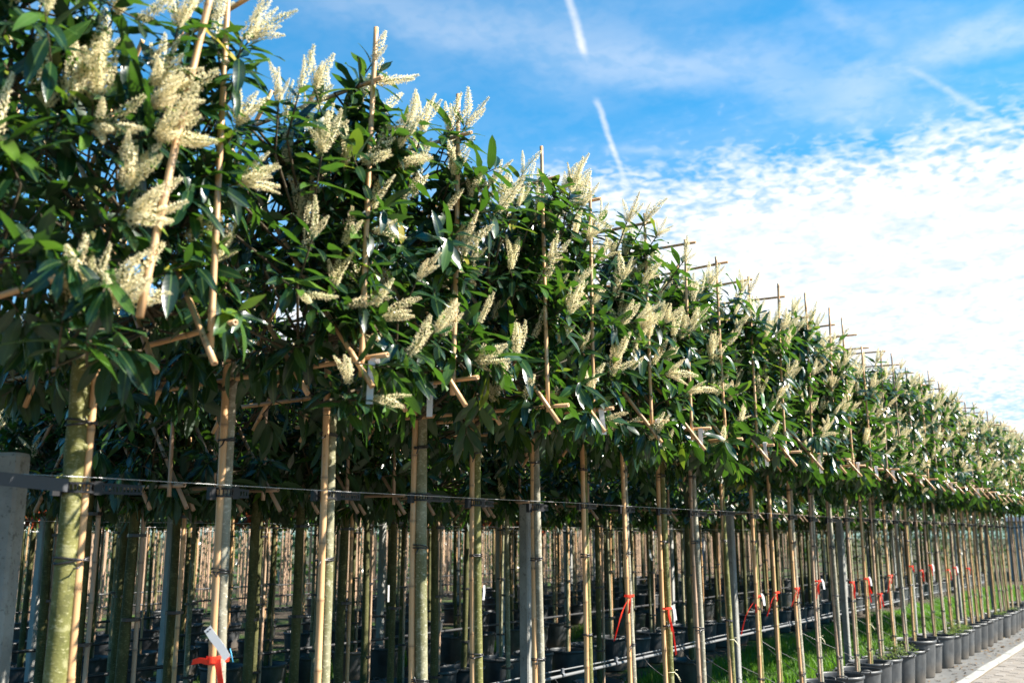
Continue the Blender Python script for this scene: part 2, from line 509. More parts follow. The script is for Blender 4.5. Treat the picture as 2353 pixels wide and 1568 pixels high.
def link(name, data, parent=None, loc=None, rot=None, scale=None, mat4=None):
    o = bpy.data.objects.new(name, data); COL.objects.link(o)
    if parent is not None:
        o.parent = parent
    if mat4 is not None:
        o.matrix_local = mat4
    else:
        if loc is not None: o.location = loc
        if rot is not None: o.rotation_euler = rot
        if scale is not None: o.scale = scale
    return o


def tag(o, label=None, cat=None, group=None, kind=None):
    if label: o['label'] = label
    if cat: o['category'] = cat
    if group: o['group'] = group
    if kind: o['kind'] = kind
    return o


def between(p, q):
    """matrix that lays a local +Z piece of unit length from p to q (no stretch)"""
    p, q = Vector(p), Vector(q)
    return Matrix.Translation(p) @ (q-p).to_track_quat('Z', 'Y').to_matrix().to_4x4()


rng = np.random.default_rng(7)
RND = random.Random(11)

_cane_cache = {}
def cane_mesh(L, r, seed, mat='bamboo', seg=10):
    key = (round(L, 2), round(r, 4), seed, mat)
    if key in _cane_cache:
        return _cane_cache[key]
    R = random.Random(seed*17 + int(L*100))
    zs, rad, rg = [0.0], [r*1.02], [0.0]
    z = R.uniform(.05, .16)
    while z < L - .02:
        for dz_, k, g in ((-.010, 1.0, 0), (-.003, 1.13, .5), (.001, 1.05, 1), (.005, 1.11, .4), (.013, .99, 0)):
            if 0 < z+dz_ < L:
                zs.append(z+dz_); rad.append(r*k*(1-.12*z/L)); rg.append(g)
        step = R.uniform(.17, .29)
        if z + step/2 < L:
            zs.append(z+step/2); rad.append(r*.975*(1-.12*(z+step/2)/L)); rg.append(0.0)
        z += step
    order = sorted(range(len(zs)), key=lambda i: zs[i])
    zs = [zs[i] for i in order] + [L]; rad = [rad[i] for i in order] + [r*.9]; rg = [rg[i] for i in order] + [0.0]
    ax, ay = R.uniform(-.006, .006)*L, R.uniform(-.006, .006)*L
    pts = [(ax*math.sin(math.pi*z/L), ay*math.sin(math.pi*z/L), z) for z in zs]
    me = MB().tube(pts, rad, seg, hollow=True, rings=rg).mesh('cane', M[mat], ring=True)
    _cane_cache[key] = me
    return me


def cane(name, parent, p, q, r=.0105, seed=0, mat='bamboo'):
    L = (Vector(q)-Vector(p)).length
    L = max(.1, round(L/.05)*.05)
    return link(name, cane_mesh(L, r, seed, mat), parent, mat4=between(p, q))


# ------------------------------------------------------------------ leaf and blossom shapes
def leaf_template(seed, ns=6):
    R = random.Random(seed)
    arch, fold, wave, side = R.uniform(.05, .30), R.uniform(.12, .34), R.uniform(.0, .05), R.uniform(-.12, .12)
    v, uv, f = [], [], []
    for i in range(ns+1):
        t_ = i/ns
        w = (max(t_, .0)**.72) * ((1-t_)**.78) / .475 if 0 < t_ < 1 else (.06 if t_ == 0 else .0)
        w = max(w, .05) if t_ < 1 else .01
        zc = -arch*t_*t_; xc = side*t_*t_
        wz = wave*math.sin(t_*9+seed)
        # x in units of half-width (scaled by W), y, z in units of length
        v += [(-w, t_, zc+fold*w*.14+wz), (xc*.0, t_, zc), (w, t_, zc+fold*w*.14-wz)]
        uv += [(.5-.5*w, t_), (.5, t_), (.5+.5*w, t_)]
    for i in range(ns):
        a = i*3
        f += [(a, a+1, a+4, a+3), (a+1, a+2, a+5, a+4)]
    return np.array(v), np.array(uv), np.array(f)


LEAF = [leaf_template(s) for s in range(6)]
LEAF_LOW = [leaf_template(s, 3) for s in range(6)]


def mesh_from_np(name, V, F4, mats, tint=None, uv=None, midx=None):
    me = bpy.data.meshes.new(name)
    nv, nf = len(V), len(F4)
    me.vertices.add(nv); me.vertices.foreach_set('co', V.astype(np.float32).ravel())
    me.loops.add(nf*4); me.loops.foreach_set('vertex_index', F4.astype(np.int32).ravel())
    me.polygons.add(nf)
    me.polygons.foreach_set('loop_start', np.arange(0, nf*4, 4, dtype=np.int32))
    me.polygons.foreach_set('use_smooth', np.ones(nf, dtype=bool))
    for mm in mats:
        me.materials.append(mm)
    if midx is not None:
        me.polygons.foreach_set('material_index', midx.astype(np.int32))
    if tint is not None:
        a = me.attributes.new('tint', 'FLOAT', 'POINT'); a.data.foreach_set('value', tint.astype(np.float32))
    if uv is not None:
        ul = me.uv_layers.new(name='UVMap')
        ul.data.foreach_set('uv', uv[F4.ravel()].astype(np.float32).ravel())
    me.update(calc_edges=True); me.validate()
    return me


def joined_leaves(lv, mats, low=False, name='foliage'):
    """lv: list of (pos, axis, normal, L, W, tint, shape)"""
    T = LEAF_LOW if low else LEAF
    Vs, Fs, Ts, Us = [], [], [], []; off = 0
    for sh in range(6):
        sub = [l for l in lv if l[6] == sh]
        if not sub:
            continue
        tv_, tu, tf = T[sh]
        P = np.array([l[0] for l in sub]); Yv = np.array([l[1] for l in sub]); Zv = np.array([l[2] for l in sub])
        Xv = np.cross(Yv, Zv)
        L = np.array([l[3] for l in sub])[:, None, None]; Wd = np.array([l[4] for l in sub])[:, None, None]
        V = P[:, None, :] + tv_[None, :, 0:1]*Wd*.5*Xv[:, None, :] + tv_[None, :, 1:2]*L*Yv[:, None, :] + tv_[None, :, 2:3]*L*Zv[:, None, :]
        n, k = len(sub), len(tv_)
        F = tf[None] + (np.arange(n)*k)[:, None, None] + off
        Vs.append(V.reshape(-1, 3)); Fs.append(F.reshape(-1, 4))
        Ts.append(np.repeat(np.array([l[5] for l in sub]), k)); Us.append(np.tile(tu, (n, 1)))
        off += n*k
    return mesh_from_np(name, np.concatenate(Vs), np.concatenate(Fs), mats, np.concatenate(Ts), np.concatenate(Us))


LEAF_MESH = []
for tv_, tu, tf in LEAF:
    V = tv_.copy(); V[:, 0] *= .5
    LEAF_MESH.append(mesh_from_np('leaf', V, tf, [M['leaf']], None, tu))


def blossom_geo(seed, open_=1.0, nrow=21):
    """a raceme of unit length along +Z: arrays of verts, quads"""
    R = random.Random(seed)
    bx, by = R.uniform(-.22, .22), R.uniform(-.22, .22)
    V, F, MI = [], [], []
    def ax(t_):
        return Vector((bx*t_*t_, by*t_*t_, t_))
    for i in range(5):                                   # stalk, square section
        p = ax(i/4); r_ = .012*(1-.5*i/4)
        V += [p+Vector((r_, 0, 0)), p+Vector((0, r_, 0)), p+Vector((-r_, 0, 0)), p+Vector((0, -r_, 0))]
    for i in range(4):
        for k in range(4):
            a, b = i*4+k, i*4+(k+1) % 4
            F.append((a, b, b+4, a+4)); MI.append(1)
    ang = 0
    for i in range(nrow*6):
        t_ = .10 + .90*(i/(nrow*6))
        ang += 2.399 + R.uniform(-.3, .3)
        prof = (.092*min(1, (1-t_)*2.2+.25)*min(1, t_*4+.5))*R.uniform(.72, 1.15)*open_
        rad = Vector((math.cos(ang), math.sin(ang), R.uniform(.05, .55))).normalized()
        c_ = ax(t_) + rad*prof
        s_ = R.uniform(.014, .023)*(1 if t_ < .85 else .7)
        u = rad.orthogonal().normalized(); w = rad.cross(u)
        b = len(V); ph = R.uniform(0, 6.28)
        V.append(c_ - rad*s_*.5)
        for k in range(6):
            a = ph + k*math.pi/3
            rr = s_*(1.15 if k % 2 == 0 else .8)
            V.append(c_ + (u*math.cos(a)+w*math.sin(a))*rr + rad*s_*R.uniform(-.1, .5))
        for k in range(3):
            F.append((b, b+1+2*k, b+2+2*k, b+1+(2*k+2) % 6)); MI.append(0)
        # stamens: two thin blades
        for k in range(2):
            a = R.uniform(0, 6.28); q = (u*math.cos(a)+w*math.sin(a))
            tip = c_ + rad*s_*R.uniform(1.2, 2.3) + q*s_*.8; b = len(V); z_ = q.cross(rad)*s_*.13
            V += [c_-z_, c_+z_, tip+z_, tip-z_]; F.append((b, b+1, b+2, b+3)); MI.append(0)
    return np.array([tuple(p) for p in V]), np.array(F), np.array(MI)


BLOSSOM_GEO = [blossom_geo(s_, o_, n_) for s_, o_, n_ in ((1, 1.0, 32), (2, 1.06, 33), (3, .9, 30), (4, .68, 25), (5, .82, 22), (6, 1.06, 32), (7, .55, 20))]
BLOSSOM = [mesh_from_np('flower_spike', v_, f_, [M['blossom'], M['stalk']], None, None, mi) for v_, f_, mi in BLOSSOM_GEO]

# ------------------------------------------------------------------ crown generator (tree-local: y along the rack, front at -y)
HALF, ZB, ZT = .69, 2.24, 3.25
def unit(v):
    return v/np.linalg.norm(v)


def shoot_leaves(R, base, d, length, n, leaves, big=1.0, droop=.3):
    ang = R.uniform(0, 6.28)
    for i in range(n):
        t_ = .22 + .78*(i+.5)/n
        p = base + d*length*t_
        ang += 2.4 + R.uniform(-.35, .35)
        u = np.cross(d, [0.31, .2, .93]); u = unit(u); w = np.cross(d, u)
        rad = u*math.cos(ang) + w*math.sin(ang)
        a = unit(d*(.35 + .5*t_*t_) + rad + np.array([0, 0, -droop*R.uniform(.2, 1.8)]))
        nrm = d*.7 + np.array([0, 0, .75]) + np.array([R.gauss(0, .25), R.gauss(0, .25), 0])
        nrm = nrm - a*np.dot(nrm, a)
        if np.linalg.norm(nrm) < .05:
            nrm = np.cross(a, [1, 0, .2])
        nrm = unit(nrm)
        L = R.uniform(.095, .155)*(.75 if i > n-3 else 1.0)*big
        tint = min(1, max(0, R.gauss(.42, .2)))
        if t_ > .75 and R.random() < .14:
            tint = R.uniform(.9, 1.0)
        leaves.append((p + rad*.004, a, nrm, L, L*R.uniform(.33, .42), tint, R.randrange(6)))


def spikes_at(R, tip, d, n, flowers, size=1.0, spread=.26):
    u = unit(np.cross(d, [.62, .36, .70])); w = np.cross(d, u); a0 = R.uniform(0, 6.28)
    for k in range(n):
        a = a0 + k*2.4; rr = spread*(k+.35)**.5*R.uniform(.7, 1.25)
        q = unit(d + (u*math.cos(a) + w*math.sin(a))*rr + np.array([0, 0, R.uniform(-.05, .16)]))
        flowers.append((tip - q*.012, q, R.uniform(.095, .18)*size*(1 - .05*k)))


def gen_crown(seed, nshoot=120, flower=1.0, extra=(), ztop=3.06, zhem=2.24, thick=.24, fsize=1.0):
    R = random.Random(seed)
    leaves, flowers, twigs = [], [], []
    tiers = (2.33, 2.56, 2.80, 3.04)
    for zt in tiers:
        for s_ in (-1, 1):
            twigs.append(([(0, 0, zt-.12), (R.uniform(-.03, .03), s_*.2, zt), (R.uniform(-.05, .05), s_*.60, zt+.04)], [.010, .008, .004]))
    for i in range(nshoot):
        mode = R.random()
        if mode < .20:                                   # front end
            y, z, x = R.uniform(-.57, -.42), R.uniform(zhem+.04, ztop+.02), R.gauss(0, .08)
            d = np.array([R.gauss(-.05, .5), -abs(R.gauss(.32, .25)), R.gauss(.45, .35)])
        elif mode < .35:                                 # top
            y, z, x = R.uniform(-.6, .58), R.uniform(ztop-.18, ztop), R.gauss(0, .08)
            d = np.array([R.gauss(0, .5), y*.6+R.gauss(-.1, .4), R.uniform(.4, 1.2)])
        elif mode < .56:                                 # lower hem
            y, z, x = R.uniform(-.6, .58), R.uniform(zhem, zhem+.20), R.gauss(0, .09)
            d = np.array([R.choice((-1, 1))*R.uniform(.3, 1.0), R.gauss(0, .5), R.uniform(-.6, .15)])
        else:
            y, z, x = R.uniform(-.58, .58), R.uniform(zhem+.10, ztop-.06), R.gauss(0, .07)
            d = np.array([R.choice((-1, 1))*R.uniform(.3, 1.0), R.gauss(-.1, .45), R.gauss(.4, .4)])
        y *= 1.10 if mode < .20 else 1.18
        d = unit(d); base = np.array([x, y, z])
        length = R.uniform(.10, .24)
        if mode >= .20 and mode < .35:
            length *= .7 + (.9 if R.random() < .25 else .3)*R.random()
        tip = base + d*length
        if abs(tip[0]) > thick:
            tip[0] = math.copysign(thick, tip[0]); d = unit(tip-base); length = np.linalg.norm(tip-base)
        zt = max([q for q in tiers if q < z+.05] or [2.28])
        twigs.append(([(0, y*.75, zt), tuple(base), tuple(tip)], [.0045, .003, .0018]))
        shoot_leaves(R, base, d, length, R.randint(8, 12), leaves, droop=.8 if z < zhem+.18 else .45)
        pf = .12
        if tip[1] < -.42 or tip[2] > ztop+.02: pf = .50
        if mode < .20: pf = .55
        if z < zhem+.18: pf *= .35
        if R.random() < pf*flower:
            df = unit(d*.6 + np.array([.10, -.35, .95]))
            spikes_at(R, tip, df, R.choice((1, 2, 3, 3, 4)), flowers, fsize)
    for tip, d, n, size in extra:
        tip = np.array(tip); d = unit(np.array(d)); base = tip - d*.16
        yy = max(-.5, min(.5, base[1]))
        twigs.append(([(0, yy*.75, max(2.3, base[2]-.12)), tuple(base), tuple(tip)], [.006, .004, .0025]))
        shoot_leaves(R, base, d, .16, 9, leaves, big=1.08)
        spikes_at(R, tip, d, n, flowers, size*.92, .30)
    return leaves, flowers, twigs


def twig_mesh(twigs):
    b = MB()
    for p, r_ in twigs:
        b.tube(p, r_, 5, cap=False)
    return b.mesh('crown', M['wood'])


def leaf_matrix(l):
    p, a, nrm, L, Wd = l[:5]
    x = np.cross(a, nrm)
    m = Matrix(((x[0]*Wd, a[0]*L, nrm[0]*L, p[0]), (x[1]*Wd, a[1]*L, nrm[1]*L, p[1]), (x[2]*Wd, a[2]*L, nrm[2]*L, p[2]), (0, 0, 0, 1)))
    return m


def dress(tree, crown_data, single, cam_local=None, shared=None, zoff=0.0):
    """crown (twigs) > foliage, leaf, flower_spike"""
    leaves, flowers, twigs = crown_data
    if shared is not None:
        cr = link('crown', shared['twig'], tree, loc=(0, 0, zoff), rot=(0, 0, 0), scale=(1, 1, 1))
        tag(link('foliage', shared['leaf'], cr), kind='stuff')
    else:
        cr = link('crown', twig_mesh(twigs), tree)
        lv = leaves
        if single:
            c_ = np.array(cam_local)
            order = sorted(range(len(leaves)), key=lambda i: np.linalg.norm(leaves[i][0]-c_) + 0.9*abs(leaves[i][0][0]+.25))
            near = set(order[:single])
            for i in order[:single]:
                l = leaves[i]
                link('leaf', LEAF_MESH[l[6]], cr, mat4=leaf_matrix(l))
            lv = [l for i, l in enumerate(leaves) if i not in near]
        tag(link('foliage', joined_leaves(lv, [M['leaves']]), cr), kind='stuff')
    for k, (p, d, L) in enumerate(flowers):
        q = Vector(d).to_track_quat('Z', 'Y').to_matrix().to_4x4()
        mm = Matrix.Translation(Vector(p)) @ q @ Matrix.Rotation(k*1.7, 4, 'Z') @ Matrix.Diagonal((L*1.02, L*1.02, L, 1))
        link('flower_spike', BLOSSOM[k % len(BLOSSOM)], cr, mat4=mm)
    return cr

# ------------------------------------------------------------------ the ground
def sheet_obj(name, x0, x1, y0, y1, z, mat, thick=.2, label=None):
    me = MB().box((x0, y0, G+z-thick), (x1, y1, G+z)).mesh(name, M[mat], smooth=False)
    return tag(link(name, me), kind='structure', label=label)


KERB_Y = 2.33
ground = sheet_obj('ground', -300, 600, 3.62, 700, -.008, 'soil_ground', .3)
sheet_obj('terrain', -300, 600, -300, -6.0, -.035, 'soil_ground', .3)
strip = sheet_obj('pavement', -40, 90, KERB_Y, 3.62, 0.0, 'strip', .25)
road = sheet_obj('road', -40, 90, -6.0, KERB_Y-.095, -.030, 'road', .25)
kerb = tag(link('kerb', MB().box((-40, KERB_Y-.095, G-.25), (90, KERB_Y, G-.012)).mesh('kerb_bed', M['sand'], smooth=False)), kind='structure')
ks = MB().box((-.497, -.044, -.10), (.497, .044, .012)).mesh('kerb_stone', M['pale_concrete'], smooth=False)
for i in range(26):
    link('kerb_stone', ks, kerb, loc=(1.5+i+RND.uniform(-.001, .001), KERB_Y-.0475+RND.uniform(-.004, .004), G+RND.uniform(-.004, .004)))
pv = MB().box((-.1, -.05, -.05), (.1, .05, 0), taper=.975).mesh('paver', M['paver'], smooth=False)
cnt = 0
rest = MB()
for j in range(12):
    y = KERB_Y-.095-.056-j*.107
    for i in range(42):
        x = 11.0 + i*.207 + (j % 2)*.1
        a = math.degrees(math.atan2(y, x))
        if a < 5.5: continue
        z = G-.018+RND.uniform(-.003, .003)
        if cnt < 300:
            link('paver', pv, road, loc=(x, y, z), rot=(RND.uniform(-.012, .012), RND.uniform(-.012, .012), RND.uniform(-.012, .012)))
            cnt += 1
        else:
            rest.box((-.1, -.05, -.05), (.1, .05, 0), org=(x, y, z), taper=.975)
if rest.v:
    tag(link('paver_field', rest.mesh('paver_field', M['paver'], smooth=False), road), kind='stuff')


def blades(name, n, region, h0, h1, label, mat='grass', clump=1.2, parent=None, keep=None):
    pts = []
    g = np.random.default_rng(len(name)*31+n)
    x0, x1, y0, y1 = region
    xs = g.uniform(x0, x1, n); ys = g.uniform(y0, y1, n)
    dens = .5+.5*np.sin(xs*2.1+1.3*np.sin(ys*1.7))*np.cos(ys*2.9+.8*np.sin(xs*1.1))
    k = g.uniform(0, 1, n) < (.35+.65*dens)
    xs, ys, dens = xs[k], ys[k], dens[k]; n = len(xs)
    h = g.uniform(h0, h1, n)*(.6+.6*dens); a = g.uniform(0, 6.283, n); w = g.uniform(.003, .006, n)
    lean = g.uniform(.1, .7, n)*h; la = a+g.uniform(-.6, .6, n)+1.57
    P = np.stack([xs, ys, np.full(n, G-.01)], 1)
    wv = np.stack([np.cos(a)*w, np.sin(a)*w, 0*a], 1)
    lv = np.stack([np.cos(la)*lean, np.sin(la)*lean, 0*a], 1)
    up = np.stack([0*a, 0*a, h], 1)
    V = np.stack([P-wv, P+wv, P+lv*.35+up*.6+wv*.8, P+lv*.35+up*.6-wv*.8, P+lv+up+wv*.1, P+lv+up-wv*.1], 1)
    F = np.array([[0, 1, 2, 3], [3, 2, 4, 5]])[None] + (np.arange(n)*6)[:, None, None]
    t_ = np.repeat(g.uniform(0, 1, n), 6)
    me = mesh_from_np(name, V.reshape(-1, 3), F.reshape(-1, 4), [M[mat]], t_)
    o = link(name, me, parent)
    return tag(o, label, None if parent else 'grass', kind='stuff')


blades('grass', 64000, (3.0, 34.0, 3.70, 5.35), .05, .15, 'sunlit green grass growing in the aisle behind the front row')
blades('grass', 16000, (4.0, 20.0, 6.45, 7.05), .05, .14, 'green grass strip behind the second row of pots')
blades('grass', 16000, (5.0, 21.0, 8.15, 8.9), .05, .15, 'green grass strip behind the third row of pots')

gl = random.Random(5); lv = []
for i in range(900):
    x_ = gl.uniform(2, 20); y_ = 2.32 + abs(gl.gauss(0, .22)) if gl.random() < .6 else gl.uniform(2.4, 3.5)
    a_ = gl.uniform(0, 6.28); ax = unit(np.array([math.cos(a_), math.sin(a_), gl.uniform(-.1, .25)])) if True else None
    nn = np.array([gl.gauss(0, .25), gl.gauss(0, .25), 1.0]); nn = nn - ax*np.dot(nn, ax); nn = nn/np.linalg.norm(nn)
    L = gl.uniform(.02, .09); lv.append((np.array([x_, y_, G+.006+gl.uniform(0, .006)]), ax, nn, L, L*.4, gl.random(), gl.randrange(6)))
m, nt = material('dead_leaf'); t = nt.n('ShaderNodeAttribute', attribute_name='tint').outputs['Fac']
finish(nt, nt.ramp(t, [(0, (.06, .035, .018)), (.6, (.14, .085, .04)), (1, (.26, .19, .10))]), .8, spec=.2); M['dead'] = m
tag(link('leaf_litter', joined_leaves(lv, [M['dead']], low=True, name='leaf_litter')), 'dry brown leaf litter scattered on the concrete strip under the pots', 'litter', kind='stuff')

# ------------------------------------------------------------------ front row
def post(x, y, h, w, mat, label, rows=None):
    b = MB()
    c_ = w*.12
    prof = [(-w/2, -w/2+c_), (-w/2+c_, -w/2), (w/2-c_, -w/2), (w/2, -w/2+c_), (w/2, w/2-c_), (w/2-c_, w/2), (-w/2+c_, w/2), (-w/2, w/2-c_)]
    for z, k in ((-.3, 1.0), (h-.012, 1.0), (h, .9)):
        for px_, py_ in prof:
            b.v.append(Vector((px_*k, py_*k, z))); b.ring.append(0)
    for i in range(2):
        for k in range(8):
            a, q = i*8+k, i*8+(k+1) % 8
            b.f.append((a, q, q+8, a+8))
    b.f.append(tuple(16+k for k in range(8)))
    o = link('concrete_post', b.mesh('concrete_post', M[mat], smooth=False), loc=(x, y, 0), rot=(RND.uniform(-.006, .006), RND.uniform(-.006, .006), RND.uniform(-.05, .05)))
    tag(o, label, 'post', rows)
    return o


POST_Y = 3.20
ORDW = ('first second third fourth fifth sixth seventh eighth ninth tenth eleventh twelfth thirteenth fourteenth fifteenth sixteenth seventeenth '
        'eighteenth nineteenth twentieth').split() + ['twenty-'+w for w in 'first second third fourth fifth sixth seventh eighth ninth'.split()] + ['thirtieth'] + \
       ['thirty-'+w for w in 'first second third fourth fifth sixth seventh eighth ninth'.split()] + ['fortieth'] + ['forty-'+w for w in 'first second third fourth fifth sixth seventh eighth ninth'.split()]

TRUNK_PX = [180, 500, 742, 957, 1085, 1222, 1337, 1430, 1515, 1588, 1655, 1722, 1765, 1812, 1862]
TY = 2.79
def on_plane_y(px, py, y):
    d = ray(px, py); k = y/d.y
    return Vector((0, 0, EYE)) + d*k
XS = [1.13] + [on_plane_y(p, 1140, TY).x for p in TRUNK_PX]
while XS[-1] < 21.0:
    XS.append(XS[-1] + .49 + RND.uniform(-.05, .05))
NROW = len(XS)


def hull(circles, pad):
    pts = []
    for (x, y, r_) in circles:
        for k in range(14):
            a = 2*math.pi*k/14
            pts.append((x+(r_+pad)*math.cos(a), y+(r_+pad)*math.sin(a)))
    pts = sorted(set(pts))
    def half(seq):
        out = []
        for p in seq:
            while len(out) > 1 and (out[-1][0]-out[-2][0])*(p[1]-out[-2][1]) - (out[-1][1]-out[-2][1])*(p[0]-out[-2][0]) <= 0:
                out.pop()
            out.append(p)
        return out[:-1]
    return half(pts) + half(pts[::-1])


POT_PROF = [(.0, .012), (.165, .010), (.172, .0), (.178, .012), (.192, .16), (.205, .318), (.2055, .322), (.214, .325), (.218, .336), (.216, .350), (.207, .352), (.202, .340), (.198, .30), (.192, .26)]
pot_b = MB().lathe(POT_PROF, 28)
for s_ in (0, math.pi):
    pts = [(.213*math.cos(s_+a), .213*math.sin(s_+a), .336+zz) if abs(a) < .17 and False else ((.216+rr)*math.cos(s_+a), (.216+rr)*math.sin(s_+a), .338+zz) for a, rr, zz in ((-.22, 0, 0), (-.2, .018, .02), (-.08, .026, .03), (.08, .026, .03), (.2, .018, .02), (.22, 0, 0))]
    pot_b.tube(pts, [.006]*6, 6)
POT_MESH = pot_b.mesh('pot', M['pot'])
sb = MB()
rngs = random.Random(3)
prof = [(.0005, .300), (.06, .303), (.12, .298), (.1985, .292)]
sb.lathe(prof, 20)
for v_ in sb.v:
    v_.z += rngs.uniform(-.008, .008)
SOIL_MESH = sb.mesh('soil', M['soil'])


def weed_mesh(seed, n=70, h=.22):
    g = random.Random(seed); lv = []
    for s_ in range(n):
        a = g.uniform(0, 6.28); r_ = g.uniform(0, .17)
        base = np.array([r_*math.cos(a), r_*math.sin(a), .29])
        d = unit(np.array([g.gauss(0, .35), g.gauss(0, .35), 1.0]))
        for k in range(7):
            p = base + d*h*g.uniform(.15, 1.0)*(1-.3*r_/.17)
            ax = unit(np.array([g.gauss(0, 1), g.gauss(0, 1), g.gauss(.4, .4)]))
            nn = np.array([g.gauss(0, .3), g.gauss(0, .3), 1.0]); nn = unit(nn-ax*np.dot(nn, ax))
            L = g.uniform(.018, .04)
            lv.append((p, ax, nn, L, L*.45, g.random(), g.randrange(6)))
    return joined_leaves(lv, [M['weed']], low=True, name='weed')


WEEDS = [weed_mesh(1, 80, .25), weed_mesh(2, 45, .14)]

# flower clusters read from the photograph: pixel, number of spikes, image direction, size
CL = [((245, 700), 6, (.6, .8), 1.25), ((150, 690), 3, (-.1, 1), 1.2), ((205, 690), 3, (-.2, 1), 1.15), ((550, 420), 5, (1, .35), 1.2), ((545, 285), 3, (.3, 1), 1.15), ((350, 190), 5, (.8, .7), 1.2),
      ((345, 240), 4, (.9, .35), 1.15), ((360, 310), 6, (.8, .1), 1.2), ((215, 230), 6, (-.15, 1), 1.25), ((290, 430), 5, (.1, 1), 1.2), ((300, 500), 6, (.8, .2), 1.2), ((575, 90), 4, (.5, 1), 1.2),
      ((265, 30), 4, (.2, 1), 1.2), ((410, 60), 3, (0, 1), 1.1), ((110, 250), 2, (-.2, 1), 1.1), ((30, 100), 3, (-.6, .6), 1.1), ((480, 40), 3, (.1, 1), 1.1), ((220, 300), 4, (.6, .2), 1.0), ((20, 530), 2, (-.4, .6), 1.0),
      ((430, 550), 2, (.5, .8), 1.0), ((740, 350), 4, (-.1, 1), 1.1), ((690, 200), 2, (0, 1), 1.05), ((640, 230), 3, (-.2, 1), 1.0), ((720, 540), 2, (.05, 1), 1.0), ((690, 670), 2, (.5, -.5), .95), ((790, 560), 2, (.4, 1), .95),
      ((830, 370), 4, (1, .3), 1.05), ((855, 145), 2, (.4, 1), 1.0), ((868, 190), 2, (1, .2), 1.0), ((860, 530), 2, (1, -.1), 1.0), ((855, 480), 2, (.1, 1), 1.0), ((862, 700), 3, (.4, 1), 1.05), ((800, 700), 3, (.9, .2), 1.0), ((880, 730), 3, (.9, .5), 1.0),
      ((970, 300), 4, (0, 1), 1.05), ((1030, 300), 4, (0, 1), 1.1), ((1070, 290), 3, (.3, 1), 1.0), ((1040, 400), 5, (.1, 1), 1.1), ((1080, 450), 6, (.5, 1), 1.1), ((920, 380), 4, (.5, .3), 1.0), ((960, 640), 4, (.2, 1), 1.0), ((1060, 600), 2, (.1, 1), 1.0),
      ((1085, 600), 2, (.2, 1), 1.0), ((1000, 760), 4, (.3, .7), 1.0), ((1100, 740), 2, (.4, 1), 1.0), ((1080, 830), 6, (1, .1), 1.1), ((1190, 470), 3, (.2, 1), 1.0), ((1150, 470), 2, (0, 1), .95), ((1200, 400), 2, (.1, 1), 1.0), ((1320, 420), 4, (.2, 1), 1.05),
      ((1310, 440), 3, (-.1, 1), 1.0), ((1260, 600), 3, (.2, 1), 1.0), ((1350, 550), 5, (.3, 1), 1.1), ((1300, 700), 3, (.5, .8), 1.0), ((1360, 700), 3, (.2, 1), 1.0), ((1440, 510), 4, (.05, 1), 1.1), ((1480, 510), 4, (.2, 1), 1.1), ((1430, 640), 4, (.1, 1), 1.05),
      ((1475, 650), 4, (.3, 1), 1.05), ((1470, 760), 5, (.5, .9), 1.1), ((1530, 740), 5, (.3, 1), 1.1), ((1410, 830), 4, (.1, 1), 1.0), ((1530, 860), 5, (.9, .3), 1.1), ((1580, 900), 4, (.9, .5), 1.05), ((1510, 540), 4, (.3, .9), 1.0), ((1570, 600), 3, (.4, 1), 1.0),
      ((920, 940), 2, (.1, -1), .9), ((850, 915), 2, (.9, .1), .9), ((800, 880), 3, (-.3, .6), .9), ((1735, 640), 4, (.3, 1), 1.05)]

MANUAL_N = 9
extras = {k: [] for k in range(NROW)}
ROTZ = [RND.uniform(-.05, .05) for _ in range(NROW)]
ROTZ[1] = -.085
for ci_, ((px, py), n, (ix, iy), sz) in enumerate(CL):
    if ci_ < 19:
        n, sz = n+2, sz*1.08
    d = ray(px, py)
    for k in range(NROW):
        xf = XS[k] - .27
        hit = Vector((0, 0, EYE)) + d*(xf/d.x)
        if hit.y >= TY-HALF-.10:
            f_ = 1.0
            if hit.y < 2.75:
                f_ = (2.03 + .22*(max(hit.y, 2.03)-2.03))/hit.y
            hit2 = Vector((0, 0, EYE)) + (hit - Vector((0, 0, EYE)))*f_
            loc = Matrix.Rotation(-ROTZ[k], 3, 'Z') @ (hit2 - Vector((XS[k], TY, 0)))
            di = (RIGHT*ix + Vector((0, 0, 1))*iy - FWD*.25 + Vector((.1, -.3, 0)))
            di = Matrix.Rotation(-ROTZ[k], 3, 'Z') @ di
            if loc.z > 2.12 and loc.y < .7:
                extras[k].append((tuple(loc), tuple(di.normalized()), n, sz))
            break

SHARED = []
for s_ in range(10):
    cd = gen_crown(500+s_, 118 + 5*(s_ % 5), 1.95 + .15*(s_ % 4), (), 3.02 + .045*(s_ % 4), 2.23, .25, .90)
    SHARED.append((cd, {'twig': twig_mesh(cd[2]), 'leaf': joined_leaves(cd[0], [M['leaves']])}))

BARKS = {1: ('bark_olive', .032), 2: ('bark_grey', .0205), 3: ('bark_mix', .024), 4: ('bark_mix', .027), 5: ('bark_olive', .0215), 6: ('bark_grey', .020), 7: ('bark_olive', .018), 8: ('bark_grey', .018)}
TRUNKS = {}
tags_on, ribbons_on = {}, {}

